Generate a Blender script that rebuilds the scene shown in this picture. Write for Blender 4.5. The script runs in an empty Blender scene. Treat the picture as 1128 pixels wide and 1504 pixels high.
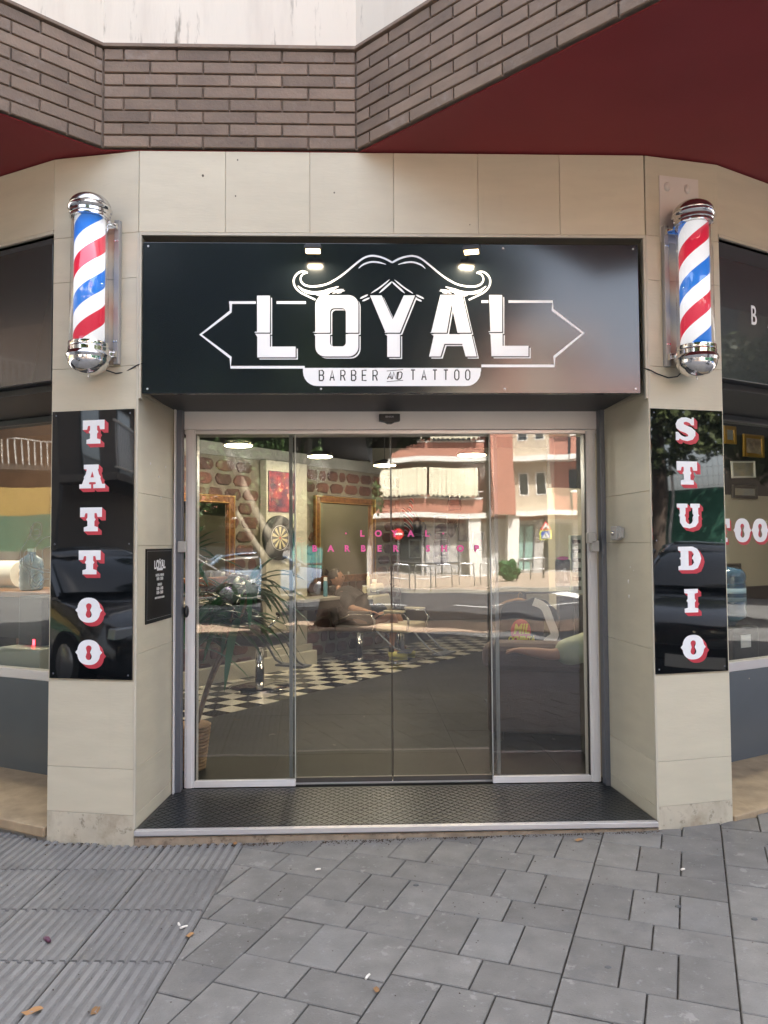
import bpy, bmesh, math, random
import numpy as np
from mathutils import Matrix, Vector, noise
from mathutils.geometry import tessellate_polygon
from math import sin, cos, pi, radians, sqrt, atan2
random.seed(7); rng = np.random.default_rng(7)
SC = bpy.context.scene; COL = SC.collection
# ------------------------------------------------------------ camera
YAW, PITCH, ROLL, FPX = radians(1.75), radians(2.4), radians(0.35), 1130.0
CAMP = Vector((0, -3.93, 1.45))
RM = Matrix.Rotation(-YAW, 3, 'Z') @ Matrix.Rotation(pi/2+PITCH, 3, 'X') @ Matrix.Rotation(-ROLL, 3, 'Z')
cd = bpy.data.cameras.new('camera'); cam = bpy.data.objects.new('camera', cd); COL.objects.link(cam)
cam.matrix_world = Matrix.Translation(CAMP) @ RM.to_4x4()
cd.sensor_fit = 'VERTICAL'; cd.sensor_height = 36; cd.lens = 36*FPX/1504; cd.clip_start = .05; cd.clip_end = 500
SC.camera = cam
# ------------------------------------------------------------ light
SUN_EL, SUN_AZ = radians(57), radians(24)      # azimuth from +Y towards +X
wd = bpy.data.worlds.new('World'); SC.world = wd; wd.use_nodes = True
nt = wd.node_tree; bg = nt.nodes['Background']; sk = nt.nodes.new('ShaderNodeTexSky')
sk.sky_type = 'NISHITA'; sk.sun_disc = False; sk.sun_elevation = SUN_EL; sk.sun_rotation = SUN_AZ
sk.air_density = 1.0; sk.dust_density = 5.0; sk.ozone_density = 0.4
hs_ = nt.nodes.new('ShaderNodeHueSaturation'); hs_.inputs['Saturation'].default_value = .55
nt.links.new(sk.outputs[0], hs_.inputs['Color']); nt.links.new(hs_.outputs[0], bg.inputs[0]); bg.inputs[1].default_value = .13
sl = bpy.data.lights.new('sun', 'SUN'); sl.energy = 5.0; sl.angle = radians(.5); sl.color = (1, .94, .85)
so = bpy.data.objects.new('sun', sl); COL.objects.link(so)
sd = Vector((sin(SUN_AZ)*cos(SUN_EL), cos(SUN_AZ)*cos(SUN_EL), sin(SUN_EL)))
so.rotation_euler = sd.to_track_quat('Z', 'Y').to_euler(); so.location = sd*60
SC.view_settings.view_transform = 'Standard'; SC.view_settings.look = 'None'
SC.view_settings.exposure = 3.22; SC.view_settings.gamma = 1; SC.view_settings.use_curve_mapping = False
SC.cycles.max_bounces = 8; SC.cycles.transparent_max_bounces = 16; SC.cycles.caustics_reflective = False; SC.cycles.caustics_refractive = False

# ------------------------------------------------------------ pixel -> place helpers
def ray(px, py): return RM @ Vector(((px-564)/FPX, -(py-752)/FPX, -1))
def P(px, py, Y=None, Z=None, pl=None):
    d = ray(px, py)
    if Y is not None: t = (Y-CAMP.y)/d.y
    elif Z is not None: t = (Z-CAMP.z)/d.z
    else: t = (pl[0]-CAMP).dot(pl[1])/d.dot(pl[1])
    return CAMP + d*t
class Frame:                                     # local x right along a wall, y into it, z up
    def __init__(s, o, deg): s.M = Matrix.Translation(Vector(o)) @ Matrix.Rotation(radians(deg), 4, 'Z'); s.I = s.M.inverted()
    def at(s, px, py, y=0):
        o = s.M @ Vector((0, y, 0)); n = s.M.to_3x3() @ Vector((0, 1, 0)); return s.I @ P(px, py, pl=(o, n))
F0 = Frame((0, 0, 0), 0)
FPL = Frame((-1.135, 0, 0), -12)                 # left pillar front face
FPR = Frame((1.505, 0, 0), 12)                   # right pillar front face
FWL = Frame((-1.605, .10, 0), -27.5)             # left shop window wall
FWR = Frame((1.93, .09, 0), 28)                  # right shop window wall
def gz(x, y):                                    # pavement height
    f = max(0, min(1, (y+7)/3.0)); x = max(-3, min(3, x))
    return -.028 + .012*x*f

# ------------------------------------------------------------ materials
MATS = {}
def mat(name, col, rough=.6, metal=0, spec=.5, var=0, vs=3, objvar=0, bump=0, bs=40, coat=0, emit=None, es=0, col2=None, stretch=(1, 1, 1), spots=None, detail=4, trans=0, ior=1.5):
    if name in MATS: return MATS[name]
    m = bpy.data.materials.new(name); MATS[name] = m; m.use_nodes = True
    nt = m.node_tree; N = nt.nodes; L = nt.links; b = N['Principled BSDF']
    b.inputs['Base Color'].default_value = (*col, 1); b.inputs['Roughness'].default_value = rough
    b.inputs['Metallic'].default_value = metal; b.inputs['Specular IOR Level'].default_value = spec
    b.inputs['Coat Weight'].default_value = coat; b.inputs['Coat Roughness'].default_value = .03
    b.inputs['Transmission Weight'].default_value = trans; b.inputs['IOR'].default_value = ior
    if emit: b.inputs['Emission Color'].default_value = (*emit, 1); b.inputs['Emission Strength'].default_value = es
    cur = None
    if var or objvar or spots or bump or col2:
        tc = N.new('ShaderNodeTexCoord'); mp = N.new('ShaderNodeMapping'); mp.inputs['Scale'].default_value = stretch
        L.new(tc.outputs['Object'], mp.inputs[0])
        oi = N.new('ShaderNodeObjectInfo')
        ad = N.new('ShaderNodeVectorMath'); ad.operation = 'ADD'; sc_ = N.new('ShaderNodeVectorMath'); sc_.operation = 'SCALE'
        cx = N.new('ShaderNodeCombineXYZ'); 
        for i in range(3): L.new(oi.outputs['Random'], cx.inputs[i])
        L.new(cx.outputs[0], sc_.inputs[0]); sc_.inputs['Scale'].default_value = 37.0
        L.new(mp.outputs[0], ad.inputs[0]); L.new(sc_.outputs[0], ad.inputs[1]); vec = ad.outputs[0]
    if var or col2:
        no = N.new('ShaderNodeTexNoise'); no.inputs['Scale'].default_value = vs; no.inputs['Detail'].default_value = detail; L.new(vec, no.inputs['Vector'])
        rp = N.new('ShaderNodeValToRGB'); L.new(no.outputs['Fac'], rp.inputs[0])
        c2 = col2 or tuple(min(1, c*(1+var)) for c in col); c1 = col if col2 else tuple(c*(1-var) for c in col)
        rp.color_ramp.elements[0].position = .3; rp.color_ramp.elements[1].position = .7
        rp.color_ramp.elements[0].color = (*c1, 1); rp.color_ramp.elements[1].color = (*c2, 1); cur = rp.outputs[0]
    if objvar:
        mx = N.new('ShaderNodeMix'); mx.data_type = 'RGBA'; mx.blend_type = 'MULTIPLY'; mx.inputs[0].default_value = 1
        mr = N.new('ShaderNodeMapRange'); mr.inputs[3].default_value = 1-objvar; mr.inputs[4].default_value = 1+objvar*.6
        L.new(oi.outputs['Random'], mr.inputs[0])
        if cur: L.new(cur, mx.inputs[6])
        else: mx.inputs[6].default_value = (*col, 1)
        L.new(mr.outputs[0], mx.inputs[7]); cur = mx.outputs[2]
    for s in (spots or []):                      # (scale, threshold, colour, amount)
        no = N.new('ShaderNodeTexNoise'); no.inputs['Scale'].default_value = s[0]; no.inputs['Detail'].default_value = 6; no.inputs['Roughness'].default_value = .65
        if len(s) > 5:
            mq = N.new('ShaderNodeMapping'); mq.inputs['Scale'].default_value = s[5]; L.new(tc.outputs['Object'], mq.inputs[0]); L.new(mq.outputs[0], no.inputs['Vector'])
        else: L.new(vec, no.inputs['Vector'])
        mr = N.new('ShaderNodeMapRange'); mr.inputs[1].default_value = s[1]; mr.inputs[2].default_value = s[1]+(s[4] if len(s) > 4 else .08); mr.inputs[4].default_value = s[3]; L.new(no.outputs['Fac'], mr.inputs[0])
        mx = N.new('ShaderNodeMix'); mx.data_type = 'RGBA'; L.new(mr.outputs[0], mx.inputs[0])
        if cur: L.new(cur, mx.inputs[6])
        else: mx.inputs[6].default_value = (*col, 1)
        mx.inputs[7].default_value = (*s[2], 1); cur = mx.outputs[2]
    if cur: L.new(cur, b.inputs['Base Color'])
    if bump:
        no = N.new('ShaderNodeTexNoise'); no.inputs['Scale'].default_value = bs; no.inputs['Detail'].default_value = 5; L.new(vec, no.inputs['Vector'])
        bp = N.new('ShaderNodeBump'); bp.inputs['Strength'].default_value = bump; bp.inputs['Distance'].default_value = .01
        L.new(no.outputs['Fac'], bp.inputs['Height']); L.new(bp.outputs[0], b.inputs['Normal'])
    return m

def wavy(m, k, scale, stretch=(1, 1, .45)):       # slightly uneven sheet: smooth normal variation
    N = m.node_tree.nodes; L = m.node_tree.links; tc = N.new('ShaderNodeTexCoord'); mp = N.new('ShaderNodeMapping'); mp.inputs['Scale'].default_value = stretch
    no = N.new('ShaderNodeTexNoise'); no.inputs['Scale'].default_value = scale; no.inputs['Detail'].default_value = 1; L.new(tc.outputs['Object'], mp.inputs[0]); L.new(mp.outputs[0], no.inputs['Vector'])
    a = N.new('ShaderNodeVectorMath'); a.operation = 'SUBTRACT'; a.inputs[1].default_value = (.5, .5, .5); L.new(no.outputs['Color'], a.inputs[0])
    b = N.new('ShaderNodeVectorMath'); b.operation = 'SCALE'; b.inputs['Scale'].default_value = k; L.new(a.outputs[0], b.inputs[0])
    g = N.new('ShaderNodeNewGeometry'); c = N.new('ShaderNodeVectorMath'); c.operation = 'ADD'; L.new(g.outputs['Normal'], c.inputs[0]); L.new(b.outputs[0], c.inputs[1])
    d = N.new('ShaderNodeVectorMath'); d.operation = 'NORMALIZE'; L.new(c.outputs[0], d.inputs[0]); return d.outputs[0]

def glass_mat(name, tint=(.8, .82, .8), f0=.14, wave=.0, wscale=1.5, rough=0):
    if name in MATS: return MATS[name]
    m = bpy.data.materials.new(name); MATS[name] = m; m.use_nodes = True
    nt = m.node_tree; N = nt.nodes; L = nt.links
    N.remove(N['Principled BSDF']); out = N['Material Output']
    tr = N.new('ShaderNodeBsdfTransparent'); tr.inputs[0].default_value = (*tint, 1)
    gl = N.new('ShaderNodeBsdfGlossy'); gl.inputs['Roughness'].default_value = rough; gl.inputs[0].default_value = (1, 1, 1, 1)
    ge = N.new('ShaderNodeNewGeometry'); dt = N.new('ShaderNodeVectorMath'); dt.operation = 'DOT_PRODUCT'; L.new(ge.outputs['Normal'], dt.inputs[0]); L.new(ge.outputs['Incoming'], dt.inputs[1])
    def mth(op, a, b=None):
        n = N.new('ShaderNodeMath'); n.operation = op
        for i, v in enumerate((a, b)):
            if v is None: continue
            if isinstance(v, (int, float)): n.inputs[i].default_value = v
            else: L.new(v, n.inputs[i])
        return n.outputs[0]
    fr_ = mth('POWER', mth('SUBTRACT', 1, mth('ABSOLUTE', dt.outputs['Value'])), 5)     # Schlick, the same from both sides of the pane
    mr = N.new('ShaderNodeMapRange'); mr.inputs[3].default_value = f0; mr.inputs[4].default_value = 1
    L.new(fr_, mr.inputs[0]); mx = N.new('ShaderNodeMixShader'); L.new(mr.outputs[0], mx.inputs[0]); L.new(tr.outputs[0], mx.inputs[1]); L.new(gl.outputs[0], mx.inputs[2])
    if wave:
        L.new(wavy(m, wave, wscale), gl.inputs['Normal'])
    L.new(mx.outputs[0], out.inputs[0]); return m

# ------------------------------------------------------------ mesh builder
class MB:
    def __init__(s, M=None): s.v = []; s.f = []; s.M = M or Matrix(); s.mi = []; s.cur = 0
    def add(s, vs, fs, M=None):
        k = len(s.v); T = s.M @ M if M is not None else s.M
        s.v += [tuple(T @ Vector(v)) for v in vs]; s.f += [tuple(i+k for i in f) for f in fs]; s.mi += [s.cur]*len(fs); return s
    def box(s, x0, x1, y0, y1, z0, z1, M=None):
        if x0 > x1: x0, x1 = x1, x0
        if y0 > y1: y0, y1 = y1, y0
        if z0 > z1: z0, z1 = z1, z0
        return s.add([(x0, y0, z0), (x1, y0, z0), (x1, y1, z0), (x0, y1, z0), (x0, y0, z1), (x1, y0, z1), (x1, y1, z1), (x0, y1, z1)],
                     [(0, 3, 2, 1), (4, 5, 6, 7), (0, 1, 5, 4), (1, 2, 6, 5), (2, 3, 7, 6), (3, 0, 4, 7)], M)
    def tube(s, pts, r, seg=10, cap=True, M=None):
        pts = [Vector(p) for p in pts]; n = len(pts); rr = r if isinstance(r, (list, tuple)) else [r]*n
        vs = []; up = None
        for i, p in enumerate(pts):
            t = (pts[min(i+1, n-1)]-pts[max(i-1, 0)]).normalized()
            if up is None: up = t.orthogonal().normalized()
            else:
                up = up - t*up.dot(t)
                up = up.normalized() if up.length > 1e-6 else t.orthogonal().normalized()
            w = t.cross(up)
            for k in range(seg):
                a = 2*pi*k/seg; vs.append(p + (up*cos(a) + w*sin(a))*rr[i])
        fs = [(i*seg+k, i*seg+(k+1) % seg, (i+1)*seg+(k+1) % seg, (i+1)*seg+k) for i in range(n-1) for k in range(seg)]
        if cap: fs += [tuple(range(seg))[::-1], tuple(range((n-1)*seg, n*seg))]
        return s.add(vs, fs, M)
    def lathe(s, prof, seg=24, M=None):          # profile [(r, z)]
        vs = [(r*cos(2*pi*k/seg), r*sin(2*pi*k/seg), z) for r, z in prof for k in range(seg)]
        n = len(prof); fs = [(i*seg+k, i*seg+(k+1) % seg, (i+1)*seg+(k+1) % seg, (i+1)*seg+k) for i in range(n-1) for k in range(seg)]
        if prof[0][0] > 1e-4: fs.append(tuple(range(seg))[::-1])
        if prof[-1][0] > 1e-4: fs.append(tuple(range((n-1)*seg, n*seg)))
        return s.add(vs, fs, M)
    def prism(s, poly, z0, z1, M=None, holes=(), shift=(0, 0)):      # poly in xy, extruded in z; shift moves the z0 face
        cs = [list(poly)] + [list(h) for h in holes]
        tri = tessellate_polygon([[Vector((x, y, 0)) for x, y in c] for c in cs])
        flat = [p for c in cs for p in c]; n = len(flat)
        vs = [(x+shift[0], y+shift[1], z0) for x, y in flat] + [(x, y, z1) for x, y in flat]
        fs = []
        for t in tri:
            a, b, c = [flat[i] for i in t]
            if (b[0]-a[0])*(c[1]-a[1])-(b[1]-a[1])*(c[0]-a[0]) < 0: t = t[::-1]
            fs += [tuple(i+n for i in t), tuple(t)[::-1]]
        k = 0
        for j, c in enumerate(cs):
            m = len(c); ar = sum(c[i][0]*c[(i+1) % m][1]-c[(i+1) % m][0]*c[i][1] for i in range(m))
            for i in range(m):
                q = (k+i, k+(i+1) % m, k+(i+1) % m+n, k+i+n)
                fs.append(q if (ar > 0) == (j == 0) else q[::-1])
            k += m
        return s.add(vs, fs, M)
    def loft(s, rings, M=None, cap=True):
        seg = len(rings[0]); vs = [v for r in rings for v in r]; n = len(rings)
        fs = [(i*seg+k, i*seg+(k+1) % seg, (i+1)*seg+(k+1) % seg, (i+1)*seg+k) for i in range(n-1) for k in range(seg)]
        if cap: fs += [tuple(range(seg))[::-1], tuple(range((n-1)*seg, n*seg))]
        return s.add(vs, fs, M)
    def build(s, name, m, parent=None, smooth=False, bevel=0, bseg=2, world=False, label=None, kind=None, cat=None, group=None, autosm=None, subd=0):
        me = bpy.data.meshes.new(name); v = s.v
        if parent is not None and world:
            I = WM[parent.name].inverted(); v = [tuple(I @ Vector(p)) for p in v]
        me.from_pydata(v, [], s.f)
        ms = m if isinstance(m, (list, tuple)) else [m]
        for mm in ms: me.materials.append(mm)
        if len(ms) > 1: me.polygons.foreach_set('material_index', s.mi)
        if smooth: me.polygons.foreach_set('use_smooth', [True]*len(s.f))
        if autosm: 
            me.polygons.foreach_set('use_smooth', [True]*len(s.f)); me.set_sharp_from_angle(angle=radians(autosm))
        me.update(); return link(name, me, parent, bevel, bseg, label, kind, cat, group, subd)
WM = {}
def link(name, me, parent=None, bevel=0, bseg=2, label=None, kind=None, cat=None, group=None, subd=0):
    o = bpy.data.objects.new(name, me); COL.objects.link(o)
    if parent is not None: o.parent = parent; WM[o.name] = WM[parent.name]
    else: WM[o.name] = Matrix()
    if bevel:
        b = o.modifiers.new('b', 'BEVEL'); b.width = bevel; b.segments = bseg; b.limit_method = 'ANGLE'
    if subd:
        b = o.modifiers.new('s', 'SUBSURF'); b.levels = b.render_levels = subd
    tag(o, label, cat, group, kind); return o
def tag(o, label=None, cat=None, group=None, kind=None):
    if label: o['label'] = label
    if cat: o['category'] = cat
    if group: o['group'] = group
    if kind: o['kind'] = kind
    return o
def thing(name, label, cat, M=None, group=None, kind=None):
    o = bpy.data.objects.new(name, None); COL.objects.link(o); o.empty_display_size = .1
    if M is None: M = Matrix()
    if not isinstance(M, Matrix): M = Matrix.Translation(Vector(M))
    o.matrix_world = M; WM[o.name] = M.copy(); return tag(o, label, cat, group, kind)
def dup(root, M, label=None, group=None, mats=None):
    r = root.copy(); COL.objects.link(r); r.matrix_world = M; WM[r.name] = M.copy()
    if label: r['label'] = label
    if group: r['group'] = group
    def rec(a, b):
        for ch in list(a.children):
            c = ch.copy(); COL.objects.link(c); c.parent = b; WM[c.name] = WM[r.name]
            if mats and c.data and c.data.materials and c.data.materials[0].name in mats:
                c.data = c.data.copy(); c.data.materials[0] = mats[ch.data.materials[0].name]
            rec(ch, c)
    rec(root, r); return r
def arc(cx, cy, r, a0, a1, n=8, ry=None): return [(cx+r*cos(radians(a0+(a1-a0)*i/n)), cy+(ry or r)*sin(radians(a0+(a1-a0)*i/n))) for i in range(n+1)]
def rrect(x0, y0, x1, y1, r, n=5): return arc(x1-r, y1-r, r, 0, 90, n)+arc(x0+r, y1-r, r, 90, 180, n)+arc(x0+r, y0+r, r, 180, 270, n)+arc(x1-r, y0+r, r, 270, 360, n)
def smooth_line(pts, sub=6):                     # Catmull-Rom
    out = []; n = len(pts)
    for i in range(n-1):
        p0, p1, p2, p3 = [np.array(pts[max(0, min(n-1, k))], float) for k in (i-1, i, i+1, i+2)]
        for j in range(sub):
            t = j/sub; out.append(tuple(.5*((2*p1)+(-p0+p2)*t+(2*p0-5*p1+4*p2-p3)*t*t+(-p0+3*p1-3*p2+p3)*t**3)))
    out.append(tuple(map(float, pts[-1]))); return out
def stroke(pts, w, sub=6, taper=(1, 1)):         # polyline -> closed outline of width w (list of quads avoided: one strip polygon)
    p = smooth_line(pts, sub) if sub else [tuple(q) for q in pts]; n = len(p); L = []; R = []
    for i in range(n):
        a = np.array(p[max(i-1, 0)]); b = np.array(p[min(i+1, n-1)]); t = b-a; t = t/(np.linalg.norm(t)+1e-9); nn = np.array((-t[1], t[0]))
        s = i/(n-1); ww = w/2*min(1, taper[0]+(1-taper[0])*s*4, taper[1]+(1-taper[1])*(1-s)*4)
        L.append(tuple(np.array(p[i])+nn*ww)); R.append(tuple(np.array(p[i])-nn*ww))
    return L, R
def strip(mb, LR, z0, z1, M=None):
    L, R = LR; n = len(L)
    vs = [(x, y, z1) for x, y in L]+[(x, y, z1) for x, y in R]+[(x, y, z0) for x, y in L]+[(x, y, z0) for x, y in R]
    fs = []
    for i in range(n-1):
        fs += [(i, n+i, n+i+1, i+1), (2*n+i+1, 3*n+i+1, 3*n+i, 2*n+i), (i+1, 2*n+i+1, 2*n+i, i), (n+i, 3*n+i, 3*n+i+1, n+i+1)]
    fs += [(0, 2*n, 3*n, n), (n-1, 2*n-1, 4*n-1, 3*n-1)]
    return mb.add(vs, fs, M)
def text_mesh(txt, size, ext=.0006, bold=0, xs=1, shear=0, space=1):
    cu = bpy.data.curves.new('t', 'FONT'); cu.body = txt; cu.size = size; cu.extrude = ext; cu.offset = bold; cu.align_x = 'CENTER'; cu.align_y = 'CENTER'; cu.shear = shear; cu.space_character = space; cu.resolution_u = 4
    o = bpy.data.objects.new('t', cu); COL.objects.link(o); bpy.context.view_layer.update()
    me = bpy.data.meshes.new_from_object(o.evaluated_get(bpy.context.evaluated_depsgraph_get())); bpy.data.objects.remove(o); bpy.data.curves.remove(cu)
    me.transform(Matrix.Diagonal((xs, 1, 1, 1))); return me
def text(txt, size, M, m, parent=None, name='lettering', **k):
    me = text_mesh(txt, size, **k); me.materials.clear(); me.materials.append(m)
    me.transform(M); 
    return link(name, me, parent)
UPR = Matrix.Rotation(pi/2, 4, 'X')              # xy drawing -> upright xz plane, facing -y

# shared materials
m_tile = mat('cladding_ceramic', (.585, .535, .415), .42, var=.045, vs=7, objvar=.06, bump=.08, bs=45, stretch=(.5, .5, 2.2), spots=[(5, .62, (.50, .45, .36), .35, .10), (9, .60, (.44, .40, .32), .3, .2, (1, 1, .12)), (60, .73, (.12, .10, .08), .6, .04), (26, .62, (.50, .46, .37), .35, .06, (.6, .6, 2.5))])
m_tiled = mat('soiled_cladding', (.52, .47, .37), .55, var=.12, vs=6, bump=.1, bs=22, spots=[(5, .47, (.27, .21, .14), .75, .2), (22, .58, (.10, .075, .05), .7, .12), (9, .5, (.33, .27, .19), .6, .2, (1, 1, .2))])
m_trimbeige = mat('beige_trim', (.52, .48, .39), .45, var=.06)
m_mortar = mat('mortar', (.19, .15, .12), .9, var=.2, vs=20, bump=.3)
m_brick = mat('dark_brick', (.240, .176, .130), .75, col2=(.172, .127, .098), vs=5, objvar=.2, bump=.35, bs=60, spots=[(7, .6, (.30, .26, .235), .55, .14), (3, .63, (.38, .34, .31), .35, .2)])
m_graing = None
m_white = mat('white_render', (.78, .76, .73), .85, var=.03, vs=2, bump=.12, bs=80)
m_burg = mat('burgundy_paint', (.225, .027, .034), .55, spec=.35, var=.12, vs=1.2, spots=[(1.3, .58, (.22, .05, .05), .5, .25), (14, .70, (.10, .02, .02), .5, .06)], bump=.05, bs=8)
m_conc = mat('concrete', (.33, .31, .28), .9, var=.15, vs=3, bump=.3)
m_alu = mat('satin_aluminium', (.62, .60, .60), .38, .55, var=.03)
m_alud = mat('shutter_rail_grey', (.13, .14, .165), .4, .4)
m_wpaint = mat('white_lacquer', (.74, .72, .71), .35, var=.03)
m_chrome = mat('chrome', (.78, .77, .76), .09, 1.0, var=.05, vs=12)
m_domehaze = mat('brushed_steel', (.62, .60, .59), .22, 1.0, var=.1, vs=20)
m_black = mat('black_plastic', (.015, .015, .017), .4)
m_blackm = mat('black_matte', (.012, .012, .013), .75)
m_letter = mat('white_vinyl', (.83, .84, .86), .35)
m_red = mat('red_vinyl', (.52, .045, .065), .35)
m_stone = mat('sill_stone', (.36, .27, .17), .7, var=.18, vs=9, bump=.25, bs=30, spots=[(6, .58, (.16, .12, .08), .6, .15)])
# ============================================================ THE BUILDING
building = thing('corner_building', 'corner building with beige tiled pillars, burgundy soffit and dark brick band', 'building', (0, 0, -.03))
def bl(mb, name, m, **k): return mb.build(name, m, building, world=True, **k)
SOF = 3.50
# brick band plan (outer faces): left wing, centre, right wing
aL, aR = radians(42), radians(45)
c0, c1 = Vector((-1.317, -.012, 0)), Vector((-.014, -.012, 0))
wl = c0 + Vector((-cos(aL), -sin(aL), 0))*2.3; wr = c1 + Vector((cos(aR), -sin(aR), 0))*2.6
# farther on the band runs along the side streets
wl2 = wl + Vector((-cos(radians(27.5)), sin(radians(27.5)), 0))*9; wr2 = wr + Vector((cos(radians(28)), sin(radians(28)), 0))*10
plan = [wl2, wl, c0, c1, wr, wr2]
back = [Vector((9, 15, 0)), Vector((-9, 13, 0))]
def inset(pl, d):
    out = []
    for i, p in enumerate(pl):
        a = (pl[i]-pl[i-1]).normalized() if i else None; b = (pl[i+1]-pl[i]).normalized() if i < len(pl)-1 else None
        na = Vector((-a.y, a.x, 0)) if a else None; nb = Vector((-b.y, b.x, 0)) if b else None
        if na is None: n = nb; k = 1
        elif nb is None: n = na; k = 1
        else: n = (na+nb).normalized(); k = 1/n.dot(na)
        out.append(p+n*d*k)
    return out
def poly2(ps): return [(p.x, p.y) for p in ps]
BT = SOF + 8*.0655                                # top of the brick band
mb = MB(); mb.prism(poly2(inset(plan, .012))+poly2(back), SOF+.004, BT-.004); bl(mb, 'brick_backing', m_mortar)
mb = MB(); mb.prism(poly2(inset(plan, .03))+poly2(back), SOF-.004, SOF+.003); bl(mb, 'soffit', m_burg)
mb = MB(); mb.prism(poly2(inset(plan, -.012))+poly2(back), BT+.004, BT+.022); bl(mb, 'drip_course', m_brick, bevel=.003)
stainw = mat('stained_render', (.72, .665, .575), .9, var=.03, vs=2, bump=.15, bs=60, stretch=(1, 1, .14), spots=[(4, .50, (.56, .50, .43), .65, .25), (11, .60, (.12, .095, .07), .8, .10)])
mb = MB(); mb.prism(poly2(inset(plan, .004))+poly2(back), BT+.022, BT+.9); bl(mb, 'parapet_wall', stainw)
mb = MB(); mb.prism(poly2(inset(plan, .5))+poly2(back), BT+.9, 11.5); bl(mb, 'upper_wall', m_white)
# unseen walls added to shade the road; gap at right passes a sun strip
def ring(ps, qs, z0, z1, nm): mb = MB(); mb.prism(poly2(ps)+poly2(qs[::-1]), z0, z1); bl(mb, nm, m_white)
ia, ib = inset(plan, .5), inset(plan, .9)
ring(ia, ib, 15.7, 26, 'sun_screen_upper'); ring(ia, ib, 11.5, 13.0, 'sun_screen_wall'); ring(ia[:4], ib[:4], 13.0, 15.7, 'sun_screen_wall')
e_ = (ia[5]-ia[4]).normalized(); ring([ia[4]+e_*5.6, ia[5]], [ib[4]+e_*5.6, ib[5]], 13.0, 15.7, 'sun_screen_wall')
# bricks
BL, BH, JT = .272, .0655, .008
brick_meshes = {}
def brick_mesh(L):
    L = round(L, 3)
    if L not in brick_meshes:
        b = MB(); ch = .003; x0, x1, z0, z1 = JT/2, L-JT/2, JT/2, BH-JT/2
        b.add([(x0, .004, z0), (x1, .004, z0), (x1, .004, z1), (x0, .004, z1), (x0+ch, 0, z0+ch), (x1-ch, 0, z0+ch), (x1-ch, 0, z1-ch), (x0+ch, 0, z1-ch), (x0, .03, z0), (x1, .03, z0), (x1, .03, z1), (x0, .03, z1)],
              [(4, 5, 6, 7), (0, 1, 5, 4), (1, 2, 6, 5), (2, 3, 7, 6), (3, 0, 4, 7), (8, 9, 1, 0), (9, 10, 2, 1), (10, 11, 3, 2), (11, 8, 0, 3)])
        me = bpy.data.meshes.new('brick'); me.from_pydata(b.v, [], b.f); me.materials.append(m_brick); me.update(); brick_meshes[L] = me
    return brick_meshes[L]
def brick_run(a, b, phase, rows=8, lim=99):
    d = (b-a); Ln = min(d.length, lim); ang = atan2(d.y, d.x)
    for r in range(rows):
        x = -BL*((phase + .5*(r % 2)) % 1)
        while x < Ln-.001:
            xa, xb = max(0, x), min(Ln, x+BL)
            if xb-xa > .03:
                o = bpy.data.objects.new('brick', brick_mesh(xb-xa)); COL.objects.link(o); o.parent = building; WM[o.name] = WM[building.name]
                M = Matrix.Translation(a) @ Matrix.Rotation(ang, 4, 'Z') @ Matrix.Translation((xa, random.uniform(-.0015, .0015), SOF+r*BH))
                o.matrix_local = WM[building.name].inverted() @ M
            x += BL
brick_run(c0, c1, .12)
brick_run(wl, c0, .2, lim=2.3)
brick_run(c1, wr, .65, lim=2.6)

# ---- core walls (behind the tiles)
TT = .012                                        # tile thickness in front of the core
def quadwall(pts, z0, z1, name, m): 
    mb = MB(); mb.prism(pts, z0, z1); return bl(mb, name, m)
def fpt(F, x, y): p = F.M @ Vector((x, y, 0)); return (p.x, p.y)
# recess corners
DY = .67
rL, rR = (-1.075, DY), (1.44, DY)
plw = .48; prw = .44
core = mat('joint_grout', (.36, .33, .27), .9, var=.1)
quadwall([fpt(FPL, -plw+.004, TT), fpt(FPL, -.006, TT), (rL[0]-TT, rL[1]+.1), fpt(FWL, -.012, DY+.1)], -.12, 3.49, 'pillar_core', core)
quadwall([fpt(FPR, .006, TT), fpt(FPR, prw-.004, TT), fpt(FWR, .012, DY+.1), (rR[0]+TT, rR[1]+.1)], -.12, 3.49, 'pillar_core', core)
quadwall([(-1.125, TT), (1.495, TT), (1.44, .6), (-1.08, .6)], 3.045, 3.49, 'lintel_core', core)
def side(F, s):
    a, b = (-3.6, -.006) if s < 0 else (.006, 3.6)
    mb = MB(); mb.box(a, b, TT, .5, 3.09, 3.49, F.M); bl(mb, 'lintel_core', core)
side(FWL, -1); side(FWR, 1)
# tiles
def tile(F, x0, x1, z0, z1, y=0, th=TT, m=m_tile, bev=.0012):
    g = .0008
    mb = MB(); mb.box(x0+g, x1-g, y, y+th, z0+g, z1-g, F.M); return bl(mb, 'cladding_tile', m, bevel=bev, bseg=1)
zs = [-.09, .105, .331, .55, .765, .98, 1.2, 1.43, 1.655, 1.88, 2.13, 2.37, 2.60, 2.826, 3.063, 3.49]
zs = [-.09, .105, .331, .77, 1.21, 1.65, 2.13, 2.37, 2.826, 3.063, 3.49]
for a, b in zip(zs[:-1], zs[1:]):
    mm_ = m_tiled if b < .2 else m_tile; tile(FPL, -plw, 0, a, b, m=mm_); tile(FPR, 0, prw, a, b, m=mm_)
def xa(F, px, py=290): return F.at(px, py).x
lx = [-1.133]+[xa(F0, p) for p in (331, 455, 578, 702, 822)]+[1.50]
for a, b in zip(lx[:-1], lx[1:]): tile(F0, a, b, 3.063, 3.49)
for F, s in ((FWL, -1), (FWR, 1)):
    for i in range(7):
        a = s*i*.44; b = s*(i+1)*.44; tile(F, min(a, b), max(a, b), 3.11, 3.49)
mb = MB(UPR)
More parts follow.
